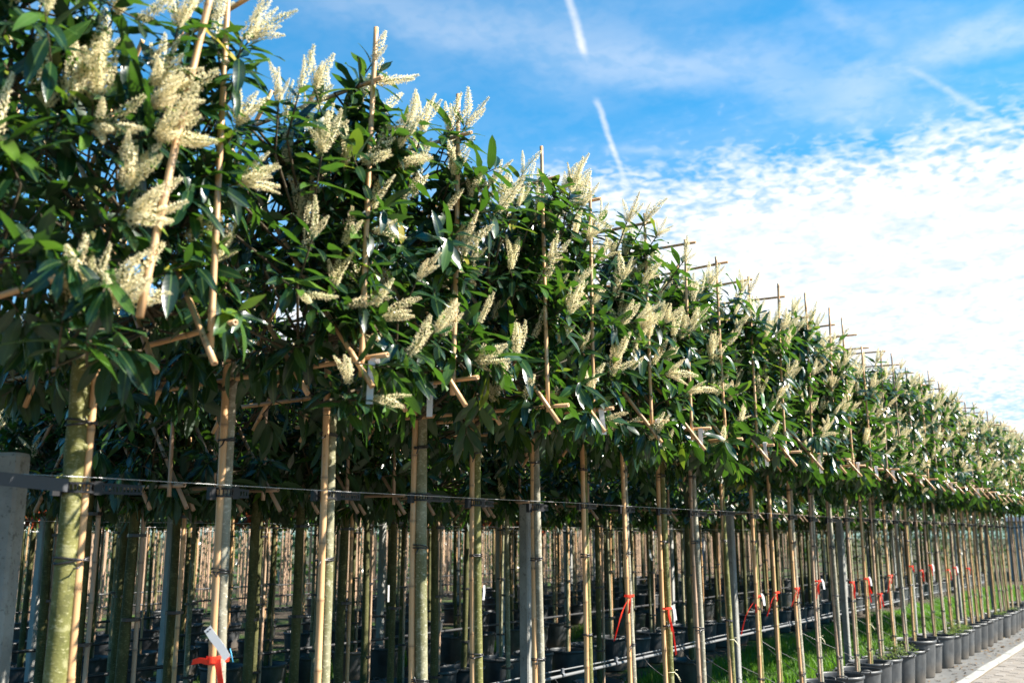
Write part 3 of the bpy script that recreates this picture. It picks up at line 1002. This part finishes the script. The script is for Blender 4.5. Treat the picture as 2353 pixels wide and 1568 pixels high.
for k in range(NROW):
    x = XS[k]
    R = random.Random(1000+k)
    root = bpy.data.objects.new('laurel_tree', None); COL.objects.link(root)
    root.location = (x, TY, 0); root.rotation_euler = (0, 0, ROTZ[k]); root.empty_display_size = .2
    if k == 0:
        lab = 'cut-off flowering laurel whose leaning cane stands before the lichen-spotted post'
    elif k == 1:
        lab = 'flowering laurel with the thickest smooth olive trunk, first past the lichen-spotted post'
    elif k == 2:
        lab = 'flowering laurel with white tag and red ribbon low on its stake, next to olive trunk'
    else:
        lab = ORDW[k-1] + ' potted flowering laurel in the front row past the lichen-spotted concrete post'
    tag(root, lab, 'tree', 'pleached laurels of the front row')
    # pot
    ps = R.uniform(.93, 1.05) if k != 22 else 1.12
    lean = .018 + R.uniform(-.006, .012)
    bx, by = lean*1.9, R.uniform(-.02, .03)
    pot = link('pot', POT_MESH, root, loc=(bx, by, G), rot=(0, 0, R.uniform(0, 6.28)), scale=(ps, ps, R.uniform(.95, 1.06)*ps))
    link('soil', SOIL_MESH, pot, rot=(0, 0, R.uniform(0, 6.28)))
    if k in (19, 20, 25, 26, 27, 33, 36):
        tag(link('weed', WEEDS[0 if k in (20, 26) else 1], pot, rot=(0, 0, k)), kind='stuff')
    # trunk
    mat, r0 = BARKS.get(k, (R.choice(('bark_mix', 'bark_grey', 'bark_olive')), R.uniform(.017, .022)))
    off = .034 if k != 1 else -.026
    pts, rad = [], []
    ph = R.uniform(0, 6.28); wob = R.uniform(.004, .010)
    for i in range(25):
        z = .32 + (2.95-.32)*i/24
        sx = bx*(1-z/1.9) if z < 1.9 else bx*(1-z/1.9)*.4
        knot = 1.0 + (.10 if k == 1 and i in (15, 17) else 0) + R.uniform(-.035, .035)
        pts.append((sx + off*(1.0 if k != 1 else .9) + wob*math.sin(z*3.1+ph), by*(1-z/2.5) + wob*math.cos(z*2.3+ph), z))
        rad.append(r0*(1.22 - .16*z)*knot if z < 2.35 else r0*.86*(1-.75*(z-2.35)/.62))
    tr = link('trunk', MB().tube(pts, rad, 14).mesh('trunk', M[mat]), root)
    if k == 1:
        for (zz, aa) in ((2.04, -.9), (2.16, -.75)):
            kn = MB(); ii = int((zz-.32)/2.63*24); c_ = Vector(pts[ii])
            dd = Vector((math.cos(aa), math.sin(aa), .15)).normalized()
            kn.tube([c_+dd*r0*.5, c_+dd*r0*1.0, c_+dd*r0*1.22], [.017, .013, .008], 10)
            link('knot', kn.mesh('knot', M[mat]), tr)
    def trunk_at(z):
        t_ = (z-.32)/(2.95-.32)*24; i = max(0, min(23, int(t_))); f_ = t_-i
        return Vector(pts[i]).lerp(Vector(pts[i+1]), f_), rad[i]*(1-f_)+rad[i+1]*f_
    # stake: stands against the trunk, on the side away from the next tree
    rs = R.uniform(.0135, .0155)
    sgn = -1 if k != 1 else 1
    st = []
    for z in (G+.10, 2.3 if k == 1 else 2.75):
        zc = min(max(z, .34), 2.3)
        c_, rr = trunk_at(zc)
        st.append(Vector((c_.x + sgn*(rr+rs)*.99, c_.y + (.05 if sgn < 0 else -.4)*(rr+rs), z)))
    smat = 'bamboo' if k < 9 or R.random() < .6 else 'bamboo_grey'
    cane('stake', root, st[0], st[1], rs, k % 5, smat)
    def stake_at(z):
        return st[0].lerp(st[1], (z-st[0].z)/(st[1].z-st[0].z))
    # ties of black tube and one pale string
    for z in ([.62, 1.12, 1.62, 2.07] if k < 24 else [.8, 1.45]):
        z += R.uniform(-.05, .05)
        c_, rr = trunk_at(z); s_ = stake_at(z)
        b = MB()
        for dz_ in (0, .008):
            h = hull([(c_.x, c_.y, rr), (s_.x, s_.y, rs)], .003)
            tw = R.uniform(-.012, .012)
            loop = [(px_, py_, z+dz_+tw*(px_-c_.x)/.06) for px_, py_ in h]
            loop.append(loop[0])
            b.tube(loop, [.0032]*len(loop), 5, cap=False)
        e = Vector((s_.x-.012, s_.y-rs-.006, z))
        b.tube([e, e+Vector((-.012, -.008, R.uniform(-.02, .02))), e+Vector((-.03, -.01, R.uniform(-.05, .03)))], [.003, .003, .0025], 5)
        link('tie', b.mesh('tie', M['tie']), root)
    if k in (3, 4, 5, 6, 9, 11, 15, 18):
        z = .92 + R.uniform(-.1, .08); c_, rr = trunk_at(z)
        b = MB()
        h = hull([(c_.x, c_.y, rr)], .002); loop = [(a_, b_, z) for a_, b_ in h]; loop.append(loop[0])
        b.tube(loop, [.002]*len(loop), 4, cap=False)
        e = Vector((c_.x+rr*.6, c_.y-rr*.85, z))
        for q in ((.02, -.015, .01), (.045, -.02, -.05), (.035, -.025, -.06)):
            b.tube([e, e+Vector(q)*.5+Vector((0, 0, .008)), e+Vector(q)], [.0018, .0018, .0015], 4)
        link('string', b.mesh('string', M['string']), root)
    # perforated strap that holds trunk and stake to the wire
    z = 1.855 + R.uniform(-.012, .012)
    c_, rr = trunk_at(z); s_ = stake_at(z)
    h = hull([(c_.x, c_.y, rr), (s_.x, s_.y, rs)], .004)
    loop = [Vector((a_, b_, 0)) for a_, b_ in h]; loop.append(loop[0])
    b = MB(); hw = .0165
    for dz_ in (-hw+.0035, hw-.0035):
        b.strip([p+Vector((0, 0, z+dz_)) for p in loop], [.007]*len(loop), (0, 0, 1), .0035)
    # rungs
    tot = 0; segs = []
    for i in range(len(loop)-1):
        segs.append((tot, loop[i], loop[i+1])); tot += (loop[i+1]-loop[i]).length
    nr = max(6, int(tot/.0125))
    for j in range(nr):
        s0 = tot*j/nr
        for (a0, p, q) in segs:
            l_ = (q-p).length
            if a0 <= s0 <= a0+l_ and l_ > 1e-6:
                c0 = p.lerp(q, (s0-a0)/l_); d = (q-p).normalized()
                rot = Matrix((( d.x, -d.y, 0), (d.y, d.x, 0), (0, 0, 1)))
                b.box((-.0022, -.0016, -hw), (.0022, .0016, hw), rot=rot, org=(c0.x, c0.y, z))
                break
    cr_, rrr = trunk_at(z)
    ex = max(p.x for p in loop); ey = [p.y for p in loop if p.x == ex][0]
    mx_ = min(p.x for p in loop); my_ = [p.y for p in loop if p.x == mx_][0]
    bk = MB().box((-.014, -.010, -.021), (.014, .010, .021), org=(ex+.008, ey-.004, z))
    bk2 = MB().box((-.016, -.009, -.024), (.012, .009, .020), org=(mx_-.012, my_+.006, z-.002))
    tl = R.choice((.05, .09, .12, .15)) if k not in (1,) else .13
    a_s = R.uniform(-.12, .05)
    if k > 0:
        for dz_ in (-hw+.004, hw-.004):
            b.strip([(ex+.02, ey-.004, z+dz_), (ex+.02+tl*.5, ey-.004+a_s*tl*.5, z+dz_-.001), (ex+.02+tl, ey-.004+a_s*tl*1.2, z+dz_*.75-.003)], [.008]*3, (0, 0, 1), .0032)
        for j in range(int(tl/.0115)+1):
            xx = ex+.02+j*.0115
            b.box((-.0026, -.0014, -hw), (.0026, .0014, hw*.92), org=(xx, ey-.004+a_s*(xx-ex-.02), z-.001))
    stp = link('strap', b.mesh('strap', M['strap'], smooth=False), root)
    link('buckle', bk.mesh('buckle', M['strap'], smooth=False), stp)
    link('clip', bk2.mesh('clip', M['strap'], smooth=False), stp)
    # bamboo rack: uprights, cross canes, diamond lattice
    j_ = lambda s=.012: R.uniform(-s, s)
    fx = -.022
    tilt = j_(.02) if k not in (0,) else .13
    if k == 0:
        cane('upright_cane', root, (.20, -HALF-.09, ZB-.03), (.36, -HALF-.12, ZT+.12), .0100, 1)
    else:
        t0 = j_(.018)
        cane('upright_cane', root, (fx+.0, -HALF+j_(), ZB-.05), (fx+t0, -HALF+j_(.02), ZT+.07+R.uniform(-.07, .06)), .0085 + (.001 if k < 4 else 0), k % 4, 'bamboo' if k < 12 else smat)
    cane('upright_cane', root, (fx, HALF+j_(), ZB-.04), (fx+j_(.02), HALF+j_(.02), ZT+.08), .0095, (k+1) % 4)
    zb, zt = ZB+j_(), ZT-.02+j_(.05)
    cane('cross_cane', root, (fx+.021, HALF+.08, zb+j_()), (fx+.021, -HALF-.07, zb+j_(.018)), .0092, k % 3)
    cane('cross_cane', root, (fx+.021, HALF+.07, zt+j_(.04)), (fx+.021+j_(.02), -HALF-.05-R.uniform(-.03, .03), zt+j_(.03)), .0085, (k+1) % 3)
    sl_ = 1.30                                            # rise per metre of the lattice diagonals
    for side in (-1, 1):
        for o_ in (0.0, .285):
            if k == 0 and side < 0:
                continue
            y0 = side*(HALF-.005-o_)
            zlo, zhi = ZB-.095+j_(.012), ZT+.06
            ylo = y0 + side*(.095/sl_); ytop = y0 - side*((zhi-ZB)/sl_)
            lim = -side*(HALF+.05)
            if (ytop-lim)*side < 0:
                zhi = ZB + (y0-lim)*side*sl_; ytop = lim
            cane('diagonal_cane', root, (fx - .02*(1 if side < 0 else -1.9), ylo, zlo), (fx - .02*(1 if side < 0 else -1.9), ytop, zhi), .0088, (k+side+1) % 4)
    # crown
    if k < MANUAL_N + 1:
        cd = gen_crown(40+k, 138 if k > 1 else 118, 1.15 if k > 1 else .6, extras[k], 3.08 - .006*k, 2.20)
        cl = Matrix.Rotation(-ROTZ[k], 3, 'Z') @ (Vector((0, 0, EYE)) - Vector((x, TY, 0)))
        dress(root, cd, 300, cl)
    else:
        cd, sh = SHARED[(k*7) % 10]
        dress(root, cd, 0, None, sh, R.uniform(-.08, .02))
    TRUNKS[k] = (root, trunk_at, stake_at, rs)

# ------------------------------------------------------------------ tags and ribbons hanging on the trees
def nearest_tree(x):
    return min(range(1, NROW), key=lambda k: abs(XS[k]-x))


def treename(k):
    return 'thick olive-trunked laurel' if k == 1 else ORDW[k-1] + ' front-row laurel'


used_t = set()
for px, py, tl in [(695, 880, .14), (995, 890, .12), (1285, 985, .11), (1432, 985, .12), (1487, 985, .09), (1718, 1040, .13), (1833, 1045, .12), (1925, 1075, .10), (2018, 1095, .10), (2160, 1125, .11), (2225, 1140, .1), (2085, 1110, .09), (1978, 1090, .09)]:
    p = on_plane_y(px, py, TY-HALF+.10)
    k = nearest_tree(p.x)
    while k in used_t: k += 1
    if k >= NROW: continue
    used_t.add(k)
    R = random.Random(k*7)
    top = Matrix.Rotation(ROTZ[k], 3, 'Z') @ Vector((0, -HALF-.035 + (.16 if k in (3,) else 0), 0)) + Vector((XS[k], TY, ZB+.012))
    b = MB()
    lp = [top + Vector((.012*math.cos(a), 0, .012*math.sin(a)-.012)) for a in [i*math.pi/4 for i in range(9)]]
    b.strip(lp, [.024]*9, (0, 1, 0), .0006)
    sw = R.uniform(-.02, .03); tw = R.uniform(-.5, .9)
    pts_ = [top+Vector((-.013, 0, -.012)), top+Vector((-.014+sw*.3, -.004, -.012-tl*.4)), top+Vector((-.012+sw, -.008, -.012-tl))]
    b.strip(pts_, [.022]*3, [(math.sin(tw), -math.cos(tw), 0)]*3, .0006)
    o = link('plant_tag', b.mesh('plant_tag', M['tag'], smooth=False))
    tag(o, 'white paper tag looped on the lower cane of the ' + treename(k), 'tag', 'white paper tags')

used_r = set()
for px, py, ln, sx in [(1435, 1390, .18, -.6), (1522, 1385, .26, .2), (1715, 1370, .20, -.9), (1768, 1352, .14, -.9), (1815, 1350, .13, -.7), (1888, 1335, .15, -.4), (1940, 1330, .15, .1), (1972, 1325, .17, .1), (1998, 1365, .15, -.3), (2025, 1315, .13, -.5), (2083, 1300, .06, .2), (2120, 1305, .10, .1), (2140, 1300, .10, .1), (2172, 1300, .12, .15), (2190, 1310, .08, .1), (2215, 1300, .09, 0)]:
    p = on_plane_y(px, py, TY)
    k = nearest_tree(p.x)
    while k in used_r: k += 1
    if k >= NROW: continue
    used_r.add(k)
    R = random.Random(k*13)
    root, ta_, sa_, rs = TRUNKS[k]
    z = p.z + R.uniform(-.06, .06)
    mw = Matrix.Translation(root.location) @ Matrix.Rotation(ROTZ[k], 4, 'Z')
    c_, rr = ta_(z); s_ = sa_(z)
    h = hull([(c_.x, c_.y, rr), (s_.x, s_.y, rs)], .002); loop = [Vector((a_, b_, z)) for a_, b_ in h]; loop.append(loop[0])
    b = MB(); b.strip(loop, [.013]*len(loop), (0, 0, 1), .0008)
    e = Vector((s_.x, s_.y-rs-.004, z))
    for q_, l_ in ((sx, ln*R.uniform(1.1, 1.6)), (sx*.5+R.uniform(-.1, .3), ln*R.uniform(.5, 1.0))):
        dirh = Vector((q_*.6, -q_*.55-.02, 0))
        n_ = 7; pp, ww = [], []
        for i in range(n_):
            t_ = i/(n_-1)
            pp.append(e + dirh*l_*.75*t_ + Vector((.007*math.sin(t_*8+k), -.004+.005*math.sin(t_*5+k*2), -l_*(.35*t_+.55*t_*t_))))
            a = t_*R.uniform(1.0, 2.2)
            ww.append((math.cos(a)*.7, -math.sin(a)*.7, .45))
        b.strip(pp, [.016*R.uniform(.7, 1.1) for _ in range(n_)], ww, .0008)
    me = b.mesh('ribbon', M['ribbon'], smooth=False); me.transform(mw)
    o = link('ribbon', me)
    tag(o, 'red plastic ribbon knotted round the stake of the ' + treename(k), 'ribbon', 'red ribbons on the stakes')
    if k % 3 == 0:
        b = MB()
        e2 = Vector((c_.x+rr*.5, c_.y-rr-.003, z+.002))
        b.strip([e2+Vector((0, 0, .015)), e2+Vector((.012, -.008, -.01)), e2+Vector((.02, -.012, -.075))], [.018, .020, .018], (.8, -.6, 0), .0006)
        me = b.mesh('plant_tag', M['tag'], smooth=False); me.transform(mw)
        tag(link('plant_tag', me), 'white tag held by the red ribbon on the ' + treename(k), 'tag', 'white tags under red ribbons')

# the conspicuous tag and ribbon low on the second stake
root, ta_, sa_, rs = TRUNKS[2]
mw = Matrix.Translation(root.location) @ Matrix.Rotation(ROTZ[2], 4, 'Z')
pz = on_plane_y(490, 1512, TY).z
c_, rr = ta_(pz); s_ = sa_(pz)
h = hull([(c_.x, c_.y, rr), (s_.x, s_.y, rs)], .003); loop = [Vector((a_, b_, pz)) for a_, b_ in h]; loop.append(loop[0])
b = MB(); b.strip(loop, [.022]*len(loop), (0, 0, 1), .001)
e = Vector((s_.x+.006, s_.y-rs-.006, pz))
RL = Matrix.Rotation(-ROTZ[2], 3, 'Z') @ RIGHT
for (dx, dz_, l_) in ((-1.0, -.12, .085), (.12, -1.0, .13)):
    pp, ww = [], []
    for i in range(7):
        t_ = i/6
        pp.append(e + RL*dx*l_*t_ + Vector((0, 0, dz_*l_*t_ - .006*math.sin(t_*6))) + Vector((-.002, -.012*math.sin(t_*3), 0)))
        a = t_*1.5
        ww.append(Vector((0, 0, 1))*(.9 if abs(dx) > .5 else .2) + RL*(.2 if abs(dx) > .5 else .9) + Vector((0, -.4*math.sin(a*2), 0)))
    b.strip(pp, [.022, .022, .019, .021, .020, .022, .018], ww, .001)
me = b.mesh('ribbon', M['ribbon'], smooth=False); me.transform(mw)
tag(link('ribbon', me), 'red plastic ribbon tied low on the stake beside the long white tag', 'ribbon', 'red ribbons on the stakes')
b = MB()
t0 = e + RL*.022 + Vector((-.004, -.022, .006)); dd = (RL*-.082 + Vector((0, 0, .094))); side = (RL*.094 + Vector((0, 0, .082))).normalized()
b.strip([t0, t0+dd*.35+Vector((0, -.010, 0)), t0+dd*.7+Vector((0, -.006, .004)), t0+dd+Vector((0, -.012, .004))], [.026, .028, .028, .027], side, .0008)
me = b.mesh('plant_tag', M['tag'], smooth=False); me.transform(mw)
tg = tag(link('plant_tag', me), 'long white plastic tag sticking out left of the stake above a red ribbon', 'tag')
hp = MB().tube([t0+dd*.93+side*-.006+Vector((0, -.0155, .004)), t0+dd*.93+side*-.006+Vector((0, -.0105, .004))], [.0022, .0022], 8)
hp.tube([t0+dd*.93+side*.005+Vector((0, -.0155, .004)), t0+dd*.93+side*.005+Vector((0, -.0105, .004))], [.0022, .0022], 8)
me = hp.mesh('punch_mark', M['print']); me.transform(mw); link('punch_mark', me, tg)
b = MB(); c0 = Vector((c_.x+rr+.003, c_.y-.01, pz+.03))
b.tube([c0, c0+RL*.006+Vector((0, 0, -.02)), c0+RL*.012+Vector((0, 0, -.045))], [.0022]*3, 5)
me = b.mesh('string', M['blue']); me.transform(mw)
tag(link('string', me), 'short blue string beside the red ribbon and white tag', 'string')

# ------------------------------------------------------------------ front-row posts, wire, rail
for i in range(7):
    x = 1.66 + i*3.06
    if i == 0:
        post(on_plane_y(8, 1300, POST_Y).x, POST_Y, 1.97, .084, 'concrete', 'lichen-spotted grey concrete post beside the thick olive trunk').rotation_euler.z = math.radians(-56)
    else:
        post(x, POST_Y, 1.88, .062, 'concrete', 'concrete post directly behind the %s front-row laurel' % ORDW[nearest_tree(x-.35)-1], 'posts behind the front row')


def wire(y, z, x0, x1, r_, mat, label, sag=.004, n=40, name='wire'):
    pts_ = [(x0+(x1-x0)*i/n, y, z - sag*math.sin(math.pi*((i*.8) % 1))) for i in range(n+1)]
    o = link(name, MB().tube(pts_, [r_]*(n+1), 6).mesh(name, M[mat]))
    return tag(o, label, 'wire' if name == 'wire' else 'rail')


wire(TY-.055, 1.874, -1.0, 20.6, 0.0011, 'steel', 'thin steel wire strung along the front row at strap height')
rl = bpy.data.objects.new('rail', None); COL.objects.link(rl); rl.location = (8, 3.45, .82)
tag(rl, 'pale galvanised double pipe rail running low behind the front row', 'rail')
link('pipe', MB().tube([(-8+i*1.0, .006*math.sin(i*1.3), .006*math.sin(i*.9)) for i in range(22)], [.0105]*22, 10).mesh('pipe', M['pipe']), rl)
link('thin_pipe', MB().tube([(-8+i*1.0, .010+.006*math.sin(i*2.3), .030+.008*math.sin(i*1.7)) for i in range(22)], [.005]*22, 8).mesh('thin_pipe', M['pipe']), rl)
cm = MB()
cm.lathe([(.0110, -.012), (.0155, -.012), (.0155, .012), (.0110, .012)], 12)
cm.box((-.006, .012, -.012), (.006, .042, .012))
CM = cm.mesh('clamp', M['darksteel'], smooth=False)
for i in range(28):
    link('clamp', CM, rl, loc=(-7.5+i*.51*1.4, 0, 0), rot=(math.radians(90), 0, math.radians(90)))
for k in range(3, NROW):
    R = random.Random(k*3+1)
    p0 = Vector((XS[k]+R.uniform(-.3, .3)-8, 0, -.012)); p3 = Vector((XS[k]-8+R.uniform(-.05, .1), TY+.12-3.45, G+.31-.82))
    p1 = p0 + Vector((R.uniform(-.05, .05), -.06, -.12)); p2 = p3 + Vector((R.uniform(-.08, .08), .12, R.uniform(.06, .16)))
    pts_ = [p0*(1-t_)**3 + p1*3*t_*(1-t_)**2 + p2*3*t_*t_*(1-t_) + p3*t_**3 for t_ in [i/10 for i in range(11)]]
    link('drip_hose', MB().tube(pts_, [.003]*11, 5).mesh('drip_hose', M['hose']), rl)
# flat steel bar reaching the first strap
b = MB().box((-.34, -.004, -.019), (0, .004, .019))
o = link('steel_bar', b.mesh('steel_bar', M['bar'], smooth=False), loc=(XS[1]-.075, TY-.062, 1.846), rot=(0, math.radians(3), 0))
tag(o, 'dark flat steel bar between spotted post and first black strap', 'bar')

# ------------------------------------------------------------------ rows behind
BACK = []
for s_ in range(4):
    cd = gen_crown(900+s_, 140, .5)
    lv = cd[0]
    fl = cd[1]
    me = joined_leaves(lv, [M['leaves']], low=True)
    V, F, MI = [], [], []; off = 0
    for q, (p, d, L) in enumerate(fl):
        gv, gf, gm = BLOSSOM_GEO[q % 7]
        qm = np.array(Vector(d).to_track_quat('Z', 'Y').to_matrix())
        V.append((gv*L) @ qm.T + p); F.append(gf+off); MI.append(gm); off += len(gv)
    bl = mesh_from_np('blossom', np.concatenate(V), np.concatenate(F), [M['blossom'], M['stalk']], None, None, np.concatenate(MI))
    BACK.append((twig_mesh(cd[2]), me, bl))
REDS = []
for s_ in range(2):
    cd = gen_crown(950+s_, 120, 0.0)
    lv = [l[:5] + (min(1, max(0, .25 + .55*RND.random() + (.25 if l[0][2] < 2.6 else 0))),) + l[6:] for l in cd[0]]
    REDS.append((twig_mesh(cd[2]), joined_leaves(lv, [M['redleaves']], low=True), None))

TR_B = []
for i, mt in enumerate(('bark_shaded', 'bark_mix', 'bark_shaded', 'bark_mix')):
    R = random.Random(70+i); r0 = (.027, .017, .022, .015)[i]
    pts_ = [(.008*math.sin(z*2.7+i), .008*math.cos(z*2.1+i), z) for z in np.linspace(.27, 2.9, 13)]
    TR_B.append((MB().tube(pts_, [r0*(1.18-.14*z)*R.uniform(.96, 1.04) if z < 2.4 else r0*.5 for z in np.linspace(.27, 2.9, 13)], 10).mesh('trunk', M[mt]), r0))
tie_b = MB()
for z in (.7, 1.2, 1.7, 2.1):
    pass
TIE_B = MB().lathe([(.030, -.008), (.046, -.008), (.046, .008), (.030, .008)], 12).mesh('tie', M['tie'], smooth=False)


def back_tree(x, y, R, label, group, kind='laurel', trunk=None, dz=0.0, rackrich=True, sc=1.0, full=True):
    root = bpy.data.objects.new('laurel_tree' if kind == 'laurel' else 'photinia_tree', None); COL.objects.link(root)
    root.location = (x, y, 0); root.rotation_euler = (0, 0, R.uniform(-.1, .1) + (math.pi if R.random() < .5 else 0)); root.scale = (1, 1, sc)
    root.empty_display_size = .2
    tag(root, label, 'tree', group)
    pot = link('pot', POT_MESH, root, loc=(0, 0, G), rot=(0, 0, R.uniform(0, 6)), scale=(1, 1, R.uniform(.95, 1.1)))
    link('soil', SOIL_MESH, pot)
    tm, r0 = TR_B[trunk if trunk is not None else R.randrange(4)]
    link('trunk', tm, root, rot=(R.uniform(-.012, .012), R.uniform(-.012, .012), 0))
    sm = R.choice(('bamboo', 'bamboo', 'bamboo_grey'))
    a = R.uniform(-1.2, .6) if root.rotation_euler.z < 2 else R.uniform(-1.2, .6)+math.pi
    ss = Vector((math.cos(a), math.sin(a), 0))*(r0+.016)
    cane('stake', root, ss + Vector((R.uniform(-.02, .02), R.uniform(-.02, .02), G+.10)), ss+Vector((0, 0, 2.72)), .0125, R.randrange(5), sm)
    if full:
        for z in (.75, 1.25, 1.75, 2.1):
            link('tie', TIE_B, root, loc=(ss.x*.5, ss.y*.5, z+R.uniform(-.06, .06)))
    V_ = BACK if kind == 'laurel' else REDS
    tw, lf, bl = V_[R.randrange(len(V_))]
    cr = link('crown', tw, root, loc=(0, 0, dz))
    tag(link('foliage', lf, cr), kind='stuff')
    if bl is not None:
        tag(link('blossom', bl, cr), kind='stuff')
    zb, zt = ZB+dz, ZT+dz
    if rackrich:
        for s_ in (-1, 1):
            cane('upright_cane', root, (0.02, s_*HALF, zb-.05), (0.02, s_*HALF, zt+.08), .0095, R.randrange(4), 'bamboo_grey')
            for o_ in ((0,) if y > 5 else (0, .285)):
                y0 = s_*(HALF-o_); 
                cane('diagonal_cane', root, (-.02*s_, y0+s_*.08, zb-.10), (-.02*s_, y0-s_*.75, zb+.95), .0098, R.randrange(4), 'bamboo_grey')
        cane('cross_cane', root, (0, HALF+.08, zb), (0, -HALF-.08, zb), .0102, R.randrange(3), 'bamboo_grey')
        cane('cross_cane', root, (0, HALF+.08, zt), (0, -HALF-.08, zt), .0102, R.randrange(3), 'bamboo_grey')
    return root


RB = random.Random(77)
MID_Y = 4.40
for qi, (px, tk) in enumerate([(200, 2), (300, 0), (410, 2), (585, 0), (672, 0), (790, 0), (905, 2), (1002, 0), (1172, 1), (1375, 2), (1581, 0)]):
    p = on_plane_y(px, 1300, MID_Y)
    back_tree(p.x, MID_Y+RB.uniform(-.04, .04), RB, ORDW[qi] + ' dark olive-trunked laurel of the shaded short row just behind the front row', 'shaded laurels behind the front row', trunk=tk, dz=-.32)
ROWS = [('second', 5.90, 2.9, 36.0, .53, 'laurel', -.22, True), ('third', 7.65, 3.8, 36.0, .58, 'laurel', -.26, True), ('fourth', 9.60, 4.7, 33.0, .62, 'photinia', -.34, False),
        ('fifth', 11.6, 5.7, 30.0, .62, 'laurel', -.10, False), ('sixth', 14.2, 7.0, 30.0, .75, 'photinia', -.25, False)]
for nm, y, x0, x1, stp_, kind, dz_, rich in ROWS:
    x = x0
    row_kind = kind
    while x < x1:
        kind = 'photinia' if row_kind == 'photinia' and RB.random() < .38 else 'laurel'
        if not RB.random() < .05:
            back_tree(x, y+RB.uniform(-.06, .06), RB,
                      'slim potted %s on bamboo stake in the %s row behind the aisle' % ('laurel' if kind == 'laurel' else 'red-tipped photinia', nm),
                      'trees of the %s row' % nm, kind, None, dz_, rich, 1.0, y < 8)
        x += stp_*RB.uniform(.85, 1.15)
    wire(y-.06, 1.88+dz_*.4, x0-2, x1+2, .0022, 'steel', 'thin steel wire strung along the %s row' % nm)
    wire(y+.30, .78, x0-2, x1+2, .014, 'hose', 'low pipe running along the %s row of pots' % nm, name='rail')
    px0 = {'second': on_plane_y(385, 1400, 6.25).x}.get(nm, x0+RB.uniform(.3, 2))
    px_ = px0
    while px_ < x1:
        post(px_, y+.35, 1.86, .072, 'pale_concrete', 'pale concrete post in the %s row behind the aisle' % nm, 'posts of the %s row' % nm)
        px_ += 4.2

# slanting pale tags on the back rows
for i in range(12):
    nm, y, x0, x1 = ROWS[i % 3][:4]
    x = RB.uniform(x0+1, x0+9)
    b = MB(); a = RB.uniform(-.8, .8)
    b.strip([(0, 0, .07), (.01*a, -.004, .0), (.06*a, -.01, -.07)], [.02, .022, .02], (.8, -.6, 0), .0008)
    tag(link('plant_tag', b.mesh('plant_tag', M['tag'], smooth=False), loc=(x, y-.05, RB.uniform(.8, 1.5))), 'white tag hanging on a stake in the %s row behind the aisle' % nm, 'tag', 'tags of the %s row' % nm)

# ------------------------------------------------------------------ far side: hedge and shed
def hedge(name, x0, x1, y0, y1, h, n, seed, label):
    g = np.random.default_rng(seed); lv = []
    for i in range(n):
        p = np.array([g.uniform(x0, x1), g.uniform(y0, y1), g.uniform(.05, h)])
        p[2] = min(p[2], h*(.85+.15*math.sin(p[0]*1.3)))
        a = unit(g.normal(size=3)); nn = np.cross(a, unit(g.normal(size=3))); nn = unit(nn)
        L = g.uniform(.16, .30)
        lv.append((p, a, nn, L, L*.5, float(np.clip(g.normal(.5, .2), 0, 1)), int(g.integers(6))))
    o = link(name, joined_leaves(lv, [M['leaves']], low=True, name=name))
    return tag(o, label, 'hedge', kind='stuff')


g_ = random.Random(21); fb = MB()
for i in range(950):
    x_, y_ = g_.uniform(7, 50), g_.choice((16.5, 18.5, 20.5))+g_.uniform(-.2, .2)
    fb.tube([(x_, y_, G-.02), (x_+g_.uniform(-.03, .03), y_, 2.3)], [.02, .015], 5, cap=False)
tag(link('tree_stems', fb.mesh('tree_stems', M['bamboo_grey'])), 'far thicket of thin pale stems behind the numbered rows', 'thicket', kind='stuff')
lo = hedge('tree_crowns', 6, 55, 16.2, 21.0, 3.3, 14000, 8, 'far band of dark crowns above the thin stems')
for v_ in lo.data.vertices:
    v_.co.z = 1.82 + v_.co.z*.42
hedge('hedge', 6, 75, 24, 25.4, 3.2, 22000, 5, 'tall dark evergreen hedge closing off the nursery behind all rows')
hedge('hedge', 60, 61.6, 6.6, 25.0, 3.0, 6000, 6, 'dark evergreen hedge across the far end of the back rows')
shed = bpy.data.objects.new('shed', None); COL.objects.link(shed); shed.location = (42, 4.55, G)
tag(shed, 'low grey metal shed standing beyond the end of the front row', 'shed')
wl = link('wall', MB().box((-2, -1.2, 0), (8, 1.2, 2.1)).mesh('wall', M['shed'], smooth=False), shed)
link('roof', MB().box((-2.2, -1.3, 2.1), (8.2, 1.3, 2.25), taper=.96).mesh('roof', M['darksteel'], smooth=False), shed)
for i in range(3):
    link('panel', MB().box((-2.04, -1.15+i*.78, .12), (-2.0, -1.15+i*.78+.70, 2.0)).mesh('panel', M['shed'], smooth=False), wl)
b = MB().box((-.01, -.16, -.25), (.01, .16, .25))
tag(link('notice_board', b.mesh('notice_board', M['bluesign'], smooth=False), loc=(on_plane_y(1600, 1290, 9.0).x, 9.0, 1.4), rot=(0, 0, .6)), 'small blue notice board hanging between the back rows', 'notice')

# stand every tree on the ground: its Empty at ground level, its parts unmoved
for o in list(COL.objects):
    if o.type == 'EMPTY' and o.parent is None and o.name.split('.')[0] in ('laurel_tree', 'photinia_tree'):
        o.location.z = G
        for ch in o.children:
            ch.location.z -= G
